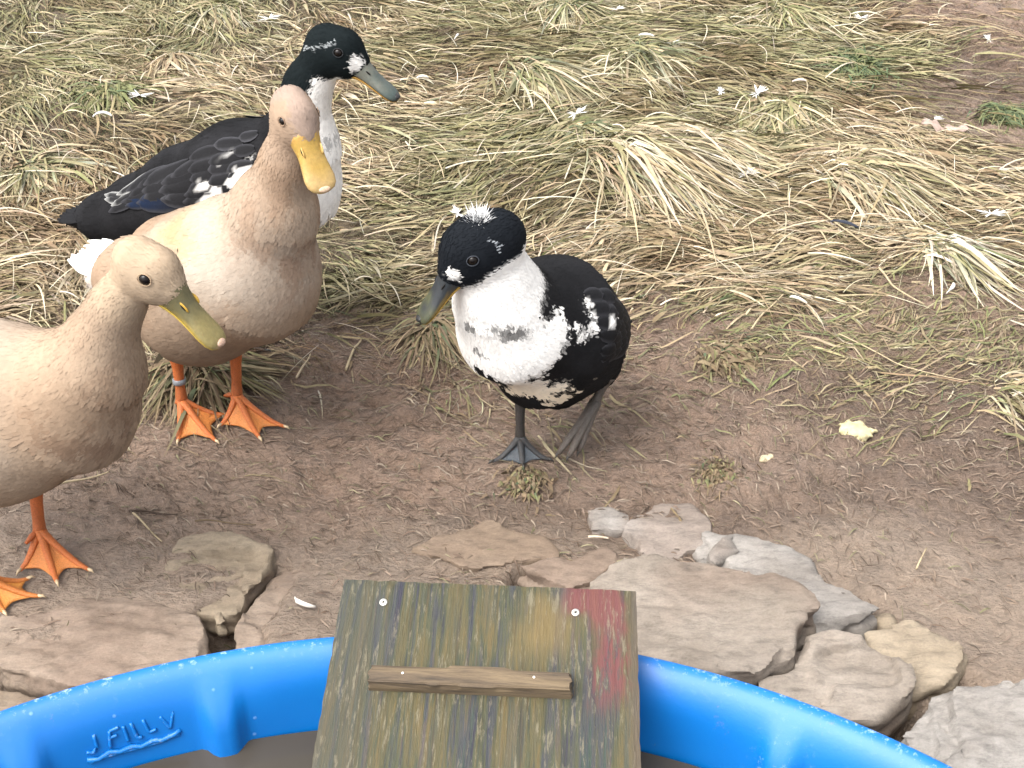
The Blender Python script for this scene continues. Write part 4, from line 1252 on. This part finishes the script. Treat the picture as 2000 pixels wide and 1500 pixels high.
# --- buff duck cut by the left edge
B = Duck((15, 1092), -10, 'buff duck with a muddy breast at the left edge, head turned right')
PB = B.chain([(-350, 735, .015), (-262, 765, .05), (-140, 795, .086), (-10, 805, .089), (128, 782, .068), (185, 715, .044), (203, 650, .0265), (227, 600, .0205), (248, 566, .0210)], .95, .020)
B.head(B.at(289, 523), -22, 21, .80)
B_stain = B.seeds([(225, 760), (180, 800), (255, 790), (140, 830), (215, 830)])
def colB(p):
    n1 = fbm(p[:, 0] * 20, p[:, 1] * 20, p[:, 2] * 20, 3, 211); n2 = fbm(p[:, 0] * 80, p[:, 1] * 80, p[:, 2] * 60, 3, 212)
    c = lerp(BUFF * [1.06, 1.05, 1.03], BUFF * [1.18, 1.19, 1.18], sstep(-.3, .6, n1))
    wing = sstep(.13, .04, p[:, 0]) * sstep(.17, .22, p[:, 2])
    c = lerp(c, CREAM, wing * .8)
    ds = np.min(np.linalg.norm(p[:, None] - B_stain[None], axis=2), 1)
    st = sstep(.055, .015, ds + .02 * n1)
    c = lerp(c, BROWN * [.9, .85, .8], st * (.08 + .55 * sstep(.0, .35, n2)))
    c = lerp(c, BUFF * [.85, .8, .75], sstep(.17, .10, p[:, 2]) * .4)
    rel = p - B.hc
    hd = sstep(.068, .045, np.linalg.norm(rel, axis=1))
    c = lerp(c, np.array([.385, .295, .205]), hd * .85)
    nk = sstep(.315, .28, p[:, 2]) * sstep(.22, .25, p[:, 2])
    c = lerp(c, BUFF * [.8, .74, .68], nk * .45)
    return c * (1 + .05 * n2)[:, None]
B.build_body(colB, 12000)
B.pattern = lambda P, C: B.colour(P) * (.6 + .4 * C / CREAM)
for sg in (1, -1):
    B.wing(sg, xz(B.at(70, 735)), xz(B.at(-250, 750)), ROWS, wingcol(CREAM * .65, CREAM * .95, CREAM * 1.2, .08), .038)
B.tail(mid(PB, 0) + [.02, 0, .004], (-1, 0, .2), 9, .085, .020, WHITE, 26, .006)
def billB(t, y, z, V):
    c = lerp([.13, .115, .055], [.27, .22, .085], sstep(.25, .75, t + .25 * vnoise(V[:, 0] * 70, V[:, 1] * 70, V[:, 2] * 70, 5)))
    c = lerp(c, [.55, .38, .06], sstep(-.05, -.4, z) * sstep(.2, .5, t) * .8)
    return lerp(c, [.52, .34, .22], sstep(.94, 1, t) * .8)
B.build_bill(.067, .0135, .0150, 25, billB, np.array([.56, .40, .07]), np.array([.50, .33, .24]), np.array([.56, .34, .05]))
B.eyes(.0056, (.36, .26, .17))
B.leg((66, 935), (78, 1040), [(35, 1103), (108, 1126), (172, 1102)], ORANGE, (50, 1062), dy=.015)
B.leg((-70, 960), (-32, 1130), [(5, 1185), (75, 1153), (53, 1118)], ((.62, .19, .04), (.5, .2, .08), (.76, .30, .06)), None, dy=.02)

# --- black and white duck behind
C = Duck((470, 640), -12, 'black and white duck with a black head standing behind the buff ducks')
PC = C.chain([(150, 430, .010), (205, 426, .030), (280, 412, .045), (375, 390, .066), (480, 352, .072), (554, 347, .070), (585, 275, .045), (592, 212, .0265), (602, 165, .0235), (624, 125, .024)], .95, .022)
C.head(C.at(655, 96), -15, 10, .86, 1.03)
C_hb = C.seeds([(600, 105), (590, 140), (660, 70), (705, 100), (655, 120), (620, 130), (690, 115), (640, 135), (668, 132), (585, 165)], True); C_hw = C.seeds([(614, 190), (635, 172), (655, 165), (600, 205)], True)
C_bw = C.seeds([(625, 300), (640, 350), (620, 250), (600, 390), (650, 320), (590, 240)]); C_bb = C.seeds([(500, 270), (540, 300), (520, 350), (560, 390), (540, 250), (545, 420)])
C_patch = C.seeds([(465, 335), (440, 365), (415, 385), (475, 360)]); C_lore = C.seeds([(700, 124)], True)
C_grey = C.seeds([(640, 275), (655, 272)])
def colC(p):
    n1 = fbm(p[:, 0] * 30, p[:, 1] * 30, p[:, 2] * 30, 3, 221); n2 = fbm(p[:, 0] * 60, p[:, 1] * 60, p[:, 2] * 130, 3, 222)
    c = np.tile(BLACK * 1.2, (len(p), 1)) * (1 + .5 * np.clip(n1, -1, 1))[:, None]
    wh = C.nearer(p, C_bw, C_bb, .006, .008 * n1)
    dp_ = np.min(np.linalg.norm(p[:, None] - C_patch[None], axis=2), 1)
    wh = np.maximum(wh, sstep(.1, .3, n2 + .2 * n1 + .1) * sstep(.034, .012, dp_))
    c = lerp(c, WHITE, wh)
    dg = np.min(np.linalg.norm(p[:, None] - C_grey[None], axis=2), 1)
    c = lerp(c, np.array([.2, .2, .2]), sstep(.010, .003, dg + .004 * n2) * .7)
    rel = p - C.hc
    rg = sstep(.105, .085, np.linalg.norm(rel, axis=1))
    hb = C.nearer(p, C_hb, C_hw, .003, .009 * n2)
    c = lerp(c, lerp(WHITE, BLACK * [.6, 1.0, 1.0], hb), rg * sstep(mid(PC, 6)[2] + .02, mid(PC, 6)[2] + .035, p[:, 2]))
    dl = np.min(np.linalg.norm(p[:, None] - C_lore[None], axis=2), 1)
    c = lerp(c, WHITE * .85, sstep(.0105, .0075, dl + .002 * n2))
    u = rel @ C.hx; w = rel @ C.hz
    streak = (np.abs(w - .011 - .34 * np.clip(u, -1, .02) + .004 * n1) < .0013) & (u < .008) & (u > -.032) & (n2 > -.25)
    return lerp(c, np.array([.22, .235, .24]), streak * hb)
C.build_body(colC, 11000, jit=.05)
def patC(P, C_):
    c = C.colour(P)
    w_ = sstep(.1, .3, c.mean(1))[:, None]
    return C_ * (1 - w_) + c * w_
C.pattern = patC
def wcC(pos, q, x, z):
    k = rng.uniform(.8, 1.3)
    c1 = BLACK * 1.4 * k
    if .40 < pos < .6 and q < -.35: c1 = np.array([.007, .016, .042])
    ed = BLACK * 4.5 * k
    if pos > .66 and abs(q) > .3: ed = np.array([.30, .30, .29])
    if pos < .15 and q > .6: ed = BLACK * 6
    return BLACK * k, c1, ed
ROWSC = [(0, 6, .029, .018), (.08, 6, .040, .020), (.18, 6, .054, .021), (.30, 6, .066, .021), (.42, 6, .075, .021), (.55, 5, .080, .019), (.68, 5, .078, .016)]
for sg in (1, -1):
    C.wing(sg, xz(C.at(530, 288)), xz(C.at(232, 358)), ROWSC, wcC, .036)
C.tail(mid(PC, 1) + [.0, 0, .004], (-1, 0, -.02), 9, .066, .020, BLACK * 1.3, 24, -.002)
def billC(t, y, z, V):
    n_ = vnoise(V[:, 0] * 80, V[:, 1] * 80, V[:, 2] * 80, 5)
    c = lerp([.16, .165, .135], [.075, .10, .09], sstep(.2, .8, t + .3 * n_))
    c = lerp(c, [.58, .32, .05], sstep(-.18, -.45, z) * sstep(.55, .8, t + .15 * n_) * .9)
    return lerp(c, [.03, .03, .03], sstep(.93, .99, t))
C.build_bill(.064, .0140, .0140, 27, billC, np.array([.48, .27, .06]), np.array([.03, .03, .03]))
C.eyes(.0052, (.03, .032, .034))
for sg, fx in ((.035, .01), (-.035, -.015)):
    j = C.l2w([fx, sg, .013]); t = C.l2w([fx + .005, sg * .9, .11])
    tips = [C.l2w([fx + .052, sg + .034, .002]), C.l2w([fx + .066, sg, .002]), C.l2w([fx + .052, sg - .034, .002])]
    C.leg(t, j, tips, ((.10, .06, .035), (.06, .05, .045), (.14, .08, .04)), None, world=True, claw='darkclaw')

# --- crested black and white duck
Dk = Duck((1062, 880), -130, 'small black and white crested duck with a white head tuft, standing on the mud')
PD = Dk.chain([(1160, 630, .026), (1132, 640, .054), (1078, 636, .074), (1006, 632, .060), (974, 577, .044), (958, 525, .032), (948, 500, .028)], .97, .024)
Dk.prims.append((Dk.at(1055, 712), Dk.at(1088, 748), .050, .030, np.array([0, 1., 0]), .9, .03, np.array([-.8, 0, -.6])))
Dk.prims.append((Dk.at(1120, 680), Dk.at(1148, 702), .055, .040, np.array([0, 1., 0]), 1.0, .03, np.array([-.9, 0, -.4])))
Dk.head(Dk.at(930, 486), -156, 18, .90, 1.08)
Dk.prims.append((Dk.q(-.026, .000), Dk.q(-.004, .002), .029, .032, Dk.hy, .9, .015, -Dk.hx))
D_hb = Dk.seeds([(935, 440), (875, 480), (895, 530), (960, 500), (1000, 470), (995, 488), (930, 525), (860, 520), (965, 512), (905, 545), (890, 545)], True); D_hw = Dk.seeds([(935, 566), (960, 554), (1005, 524), (985, 538)], True)
D_w = Dk.seeds([(970, 520), (985, 548), (990, 582), (1020, 618), (1072, 668), (1062, 692), (1030, 712), (945, 690), (975, 718), (1010, 742), (1040, 752), (1035, 725), (920, 640), (960, 600), (930, 590), (1000, 660)])
D_b = Dk.seeds([(1030, 500), (1054, 532), (1054, 566), (1072, 588), (1122, 632), (1112, 692), (1075, 728), (950, 742), (985, 772), (1030, 795), (1085, 735), (1130, 770), (1150, 700), (1180, 640), (1120, 560)])
D_sp = [(Dk.hit(1148, 595), .010), (Dk.hit(1152, 615), .008), (Dk.hit(1150, 640), .010), (Dk.hit(1133, 656), .009), (Dk.hit(1193, 632), .006), (Dk.hit(1083, 612), .007), (Dk.hit(1098, 635), .009), (Dk.hit(1120, 642), .005), (Dk.hit(1085, 780), .014), (Dk.hit(1085, 755), .010)]
D_gr = [(Dk.hit(940, 624), .011), (Dk.hit(928, 622), .008), (Dk.hit(984, 648), .008), (Dk.hit(1000, 656), .009), (Dk.hit(962, 644), .006), (Dk.hit(950, 592), .006), (Dk.hit(920, 644), .006), (Dk.hit(935, 690), .006)]
D_gr = [(a_ - np.array([-.003, 0, -.004]), r_ * 1.9) for a_, r_ in D_gr]
D_lore = Dk.seeds([(884, 538)], True)
def colD(p):
    n1 = fbm(p[:, 0] * 34, p[:, 1] * 34, p[:, 2] * 34, 3, 231); n2 = fbm(p[:, 0] * 85, p[:, 1] * 85, p[:, 2] * 85, 3, 232)
    c = np.tile(BLACK * 1.1, (len(p), 1)) * (1 + .4 * np.clip(n1, -1, 1))[:, None]
    low = sstep(.19, .13, p[:, 2])
    wh = Dk.nearer(p, D_w, D_b, .006, .012 * n1 + .020 * n2 + low * .02 * n2)
    for c_, r_ in D_sp:
        wh = np.maximum(wh, sstep(r_, r_ * .55, np.linalg.norm(p - c_, axis=1) + .005 * n2))
    c = lerp(c, lerp(WHITE, WHITE * [.93, .82, .66], low), wh)
    for c_, r_ in D_gr:
        c = lerp(c, np.array([.09, .088, .085]), sstep(r_, r_ * .5, np.linalg.norm((p - c_) * [1, 1, 1.8], axis=1) + .007 * n2) * .85)
    rel = p - Dk.hc
    rg = sstep(.095, .080, np.linalg.norm(rel, axis=1)) * sstep(mid(PD, 4)[2] - .01, mid(PD, 4)[2] + .01, p[:, 2]) * sstep(-.03, .0, p[:, 0] - mid(PD, 4)[0] + .03)
    hb = Dk.nearer(p, D_hb, D_hw, .003, .006 * n2)
    c = lerp(c, lerp(WHITE, BLACK * [.75, .95, 1.15], hb), rg)
    dl = np.min(np.linalg.norm(p[:, None] - D_lore[None], axis=2), 1)
    c = lerp(c, WHITE * .9, sstep(.0085, .006, dl + .002 * n2))
    fk = (np.linalg.norm(rel - (Dk.q(-.012, .016) - Dk.hc) - Dk.hy * .026, axis=1) < .0075) & (n2 > .5)
    return lerp(c, np.array([.30, .32, .34]), fk * 1.0)
Dk.build_body(colD, 11000, jit=.04)
def wcD(pos, q, x, z):
    k = rng.uniform(.8, 1.3)
    return BLACK * k, BLACK * 1.5 * k, BLACK * 4.5 * k
def patD(P, C_):
    c = Dk.colour(P)
    w_ = sstep(.1, .3, c.mean(1))[:, None]
    return C_ * (1 - w_) + c * w_
Dk.pattern = patD
for sg in (1, -1):
    Dk.wing(sg, (mid(PD, 2)[0] + .010, mid(PD, 2)[2] + .030), (mid(PD, 0)[0] - .035, mid(PD, 0)[2] + .006), ROWSC, wcD, .044)
Dk.tail(mid(PD, 0) + [.0, 0, -.002], (-1, 0, -.25), 9, .060, .020, BLACK * 1.3, 26, -.002)
def billD(t, y, z, V):
    n_ = vnoise(V[:, 0] * 80, V[:, 1] * 80, V[:, 2] * 80, 5)
    c = lerp([.030, .034, .038], [.085, .09, .045], sstep(.45, .9, t + .35 * n_))
    c = lerp(c, [.50, .31, .05], sstep(-.12, -.42, z) * sstep(.35, .6, t + .2 * n_) * .9)
    return lerp(c, [.02, .02, .02], sstep(.94, .99, t))
Dk.build_bill(.066, .0135, .0145, 32, billD, np.array([.44, .27, .05]), np.array([.02, .02, .02]))
Dk.eyes(.0054, (.05, .055, .065))
def crest():
    c = Dk.q(-.014, .029)
    n = 1100
    P = []; F = []; Cc = []
    for i in range(n):
        a = rng.uniform(0, 2 * np.pi); e = rng.uniform(.35, 1.5)
        d = Dk.hz * math.sin(e) + (Dk.hx * math.cos(a) + Dk.hy * math.sin(a)) * math.cos(e)
        d = d * .8 + np.array([0, 0, 1]) * .35
        r0 = c + (Dk.hx * math.cos(a) + Dk.hy * math.sin(a)) * rng.uniform(0, .008)
        l_ = rng.uniform(.005, .0125)
        s_ = np.cross(d, rng.normal(size=3)); s_ /= np.linalg.norm(s_)
        bd = rng.normal(0, .0035, 3)
        k = len(P)
        P += [r0 - s_ * .0003, r0 + s_ * .0003, r0 + d * l_ * .6 + bd * .4 - s_ * .0004, r0 + d * l_ * .6 + bd * .4 + s_ * .0004, r0 + d * l_ + bd]
        F.append((k, k + 1, k + 3)); F.append((k, k + 3, k + 2)); F.append((k + 2, k + 3, k + 4))
        Cc += [np.array([.86, .86, .85]) * rng.uniform(.9, 1.1)] * 5
    add('crest', mk_mesh('crest', np.array(P), np.array(F), np.array(Cc)), M['down'], Dk.root, label='fluffy white crest on the black head')
crest()
DARK = ((.050, .045, .042), (.075, .06, .05), (.085, .10, .115))
def wD(V, wc):
    x = Dk.w2l(V)
    return wc
Dk.leg((1016, 762), (1016, 856), [(962, 890), (1022, 898), (1072, 886)], DARK, None, rr=.0058, claw='darkclaw')
Dk.leg((1186, 735), (1163, 785), [(1090, 890), (1110, 896), (1130, 886)], ((.14, .115, .095), (.10, .085, .07), (.11, .09, .075)), None, jz=.050, rr=.0058, claw='darkclaw', fold=True)

# ------------------------------------------------------------------ small things lying about
def down_feather(u, v, size, ang, label, kind=0, col=(.74, .73, .70), curl=.25):
    p = G(u, v, 0); z = float(hz(p[0], p[1])) + (.018 if grass_mask(p[0], p[1]) > .4 else .004)
    parts = []
    if kind == 0:                                         # fluffy down tuft
        n = 46
        size = size * .8
        P, F = [], []
        for i in range(n):
            a = R(ang) + rng.normal(0, .33) + (np.pi if rng.random() < .3 else 0); e = rng.uniform(-.15, .25)
            d = np.array([math.cos(a) * math.cos(e), math.sin(a) * math.cos(e), math.sin(e)])
            s_ = np.cross(d, [0, 0, 1.0]); s_ /= np.linalg.norm(s_)
            l_ = size * rng.uniform(.4, 1.0); bd = rng.normal(0, size * .14, 3); bd[2] = abs(bd[2]) * .6
            k = len(P)
            P += [-s_ * .0006, s_ * .0006, d * l_ * .6 + bd * .5 - s_ * size * .045, d * l_ * .6 + bd * .5 + s_ * size * .045, d * l_ + bd]
            F += [(k, k + 1, k + 3), (k, k + 3, k + 2), (k + 2, k + 3, k + 4)]
        me = mk_mesh('white_feather', np.array(P), np.array(F), np.tile(col, (len(P), 1)))
        mt = M['down']
    else:                                                 # a vaned feather with a quill
        t = np.linspace(0, 1, 12); w = np.linspace(-1, 1, 5)
        a = R(ang) + curl * 4 * (t - .5)
        x = np.cumsum(np.cos(a)) * size / 12; y = np.cumsum(np.sin(a)) * size / 12
        pr = size * .075 * np.interp(t, [0, .2, .35, .8, 1], [.12, .15, 1, .85, .1])
        nrm = np.stack([-np.sin(a), np.cos(a)], 1)
        Pg = np.stack([x[:, None] + nrm[:, :1] * pr[:, None] * w, y[:, None] + nrm[:, 1:] * pr[:, None] * w, (.006 * 4 * t * (1 - t))[:, None] - .003 * w[None] ** 2 + .002], -1)
        sl = slab(Pg, .0008)
        me = mk_mesh('white_feather', sl[0], sl[1], np.tile(col, (len(sl[0]), 1)))
        mt = M['down']
    nm_ = 'loose_feather'
    o = add(nm_, me, mt, label=label, category='feather', group='loose feathers on the ground')
    o.location = (p[0], p[1], z)
    return o
down_feather(527, 47, .032, 20, 'white down feather at the top left of the black duck\'s head')
down_feather(275, 198, .030, -10, 'white down feather just below the ochre clump, at left')
down_feather(180, 237, .040, 10, 'thin curled white feather above the black tail', 1, curl=-.35)
down_feather(886, 82, .026, 70, 'white curled feather right of the black duck\'s head, near the top', 1)
down_feather(812, 148, .026, 0, 'white feather lying just above the grey bill tip', 1)
down_feather(1125, 238, .032, 40, 'white down feather above the large straw tussock')
down_feather(1478, 190, .036, 60, 'white down feather at the left of the round yellow-green tussock')
down_feather(1205, 22, .024, 30, 'white down feather at the top edge, centre right')
down_feather(1408, 176, .022, 80, 'small white down feather between the blue-green and the round tussock')
down_feather(1245, 78, .036, -15, 'white down feather above the blue-green tussock', 1)
down_feather(1310, 92, .024, -20, 'small white down feather right of the one above the blue-green tussock')
down_feather(1680, 45, .022, 160, 'white down feather on the bare earth near the top, left one')
down_feather(1930, 76, .026, 90, 'white down feather on the bare earth near the top right corner')
down_feather(1828, 218, .028, 30, 'white down feather just above the lobed brown leaf')
down_feather(1545, 157, .032, 0, 'pinkish white feather behind the round yellow-green tussock', 1, (.72, .62, .55))
down_feather(1458, 342, .026, 45, 'white down feather in the hollow right of the large straw tussock')
down_feather(1935, 420, .030, 0, 'white down feather at the right edge of the lawn')
down_feather(1848, 562, .036, 55, 'short thick white feather below the bleached tussock', 1, (.80, .77, .68))
down_feather(1540, 585, .030, -40, 'small white feather on a dark spot on the mud edge', 1, (.74, .70, .62))
down_feather(893, 408, .026, 110, 'white down feather left of the duck\'s white crest')
down_feather(575, 1152, .034, -35, 'thin curled white feather on the flat stone left of the ramp', 1, (.72, .66, .58), .45)
down_feather(1615, 445, .048, -28, 'black wing feather lying on bare soil at right', 1, (.03, .035, .05), .08)
# lobed oak leaf
def oak_leaf():
    p = G(1845, 250, 0); z = float(hz(p[0], p[1])) + .018
    t = np.linspace(0, 1, 41)
    w = .011 * np.sin(np.pi * np.clip(t * 1.02, 0, 1)) ** .6 * (1 + .55 * np.sin(t * 2 * np.pi * 3.5 + .6)) + .001
    wv = np.linspace(-1, 1, 7)
    x = (t - .5) * .085
    Pg = np.stack([np.repeat(x[:, None], 7, 1), w[:, None] * wv, .004 * np.sin(t * 9)[:, None] + .006 * wv[None] ** 2 * np.cos(t * 5)[:, None]], -1)
    sl = slab(Pg, .0008)
    st = tube(np.array([[-.0425, 0, 0], [-.055, .003, .001], [-.066, .004, .0]]), [.0011, .0009, .0007], 6)
    leaf = add('oak_leaf', mk_mesh('oak_leaf', sl[0], sl[1], np.tile((.45, .335, .28), (len(sl[0]), 1))), M['straw'], label='pinkish brown lobed dead leaf lying on the earth at upper right', category='leaf')
    leaf.location = (p[0], p[1], z); leaf.rotation_euler = (.35, .06, R(-8))
    add('leaf_stalk', mk_mesh('leaf_stalk', st[0], st[1], np.tile((.30, .2, .14), (len(st[0]), 1))), M['straw'], leaf)
oak_leaf()
def crumb(u, v, r, label, col, name='food_scrap', cat='food scrap', seed=5):
    p = G(u, v, 0); z = float(hz(p[0], p[1]))
    def f(X, Y, Z):
        q = np.sqrt((X / 1.35) ** 2 + (Y / 1.0) ** 2 + (Z / .45) ** 2) - r
        return (q + .0045 * fbm(X * 140, Y * 140, Z * 140, 3, seed)) * .6
    V, F = sdf_mesh(f, (-r * 1.7, -r * 1.4, -r * .7), (r * 1.7, r * 1.4, r * .7), r / 9)
    n = np.clip(.5 + .6 * fbm(V[:, 0] * 150, V[:, 1] * 150, V[:, 2] * 150, 2, seed), 0, 1)[:, None]
    o = add(name, mk_mesh(name, V, F, np.array(col) * (.75 + .35 * n)), M['stone'] if cat == 'stone' else M['straw'], label=label, category=cat)
    o.location = (p[0], p[1], z + r * .2)
crumb(1673, 836, .0165, 'pale yellow crumbly lump lying on the mud at right', (.60, .53, .31))
crumb(1498, 886, .006, 'tiny cream crumb on the mud left of the yellow lump', (.62, .52, .34), seed=9)
crumb(1388, 588, .009, 'small yellowish leaf scrap on the grass edge right of the crested duck', (.52, .47, .24), seed=12)
def twig(pts, r, label, col, lift=.004):
    P = []
    for u, v in pts:
        p = G(u, v, .01); P.append([p[0], p[1], float(hz(p[0], p[1])) + lift])
    P = np.array(P); o0 = P[0].copy()
    q = np.linspace(0, len(P) - 1, 14)
    P = np.stack([np.interp(q, np.arange(len(P)), P[:, k]) for k in range(3)], 1)
    P[:, 2] += .0015 * np.sin(q * 3)
    tb = tube(P - o0, r * np.linspace(1, .6, 14), 7)
    o = add('twig' if col[0] < .3 else 'straw_stalk', mk_mesh('twig', tb[0], tb[1], np.tile(col, (len(tb[0]), 1)) * (1 + .2 * vnoise(tb[0][:, 0] * 200, tb[0][:, 1] * 200, 0, 3))[:, None]), M['straw'], label=label,
            category='twig' if col[0] < .3 else 'straw')
    o.location = o0
ST = (.46, .37, .235)
twig([(388, 1052), (430, 1050), (505, 1056)], .0012, 'thin brown twig lying on the olive flagstone at left', (.14, .10, .06), .05)
twig([(245, 972), (285, 968), (340, 975)], .0014, 'dark twig on the mud right of the front buff duck', (.08, .055, .04))
twig([(255, 982), (280, 1005), (310, 1030)], .0014, 'pale straw on the mud below the dark twig', ST)
twig([(672, 690), (690, 655), (705, 635)], .0020, 'pale straw lying across the mud between the two groups of ducks', ST, .008)
twig([(575, 712), (595, 680), (603, 660)], .0016, 'dull straw beside the breast of the standing buff duck', (.50, .40, .27), .008)
twig([(1718, 515), (1745, 545), (1810, 575)], .0018, 'hooked pale straw below the black feather', ST, .012)
twig([(1600, 420), (1700, 480), (1800, 490)], .0016, 'long straw crossing the black feather', ST, .02)
twig([(1640, 640), (1760, 700), (1890, 745)], .0010, 'long pale straw lying on the mud at right above the yellow lump', ST, .010)
twig([(1793, 1098), (1812, 1062)], .0012, 'short pale straw standing out on the mud at right', ST, .006)
twig([(1470, 630), (1492, 600), (1530, 575)], .0016, 'bent straw leading to the small white feather at the mud edge', ST, .010)
twig([(1150, 1030), (1190, 1031)], .0016, 'short pale wood chip left of the pointed flagstone', (.66, .56, .42), .012)
twig([(100, 935), (150, 925), (210, 910)], .0016, 'straw lying behind the leg of the front buff duck', ST, .010)
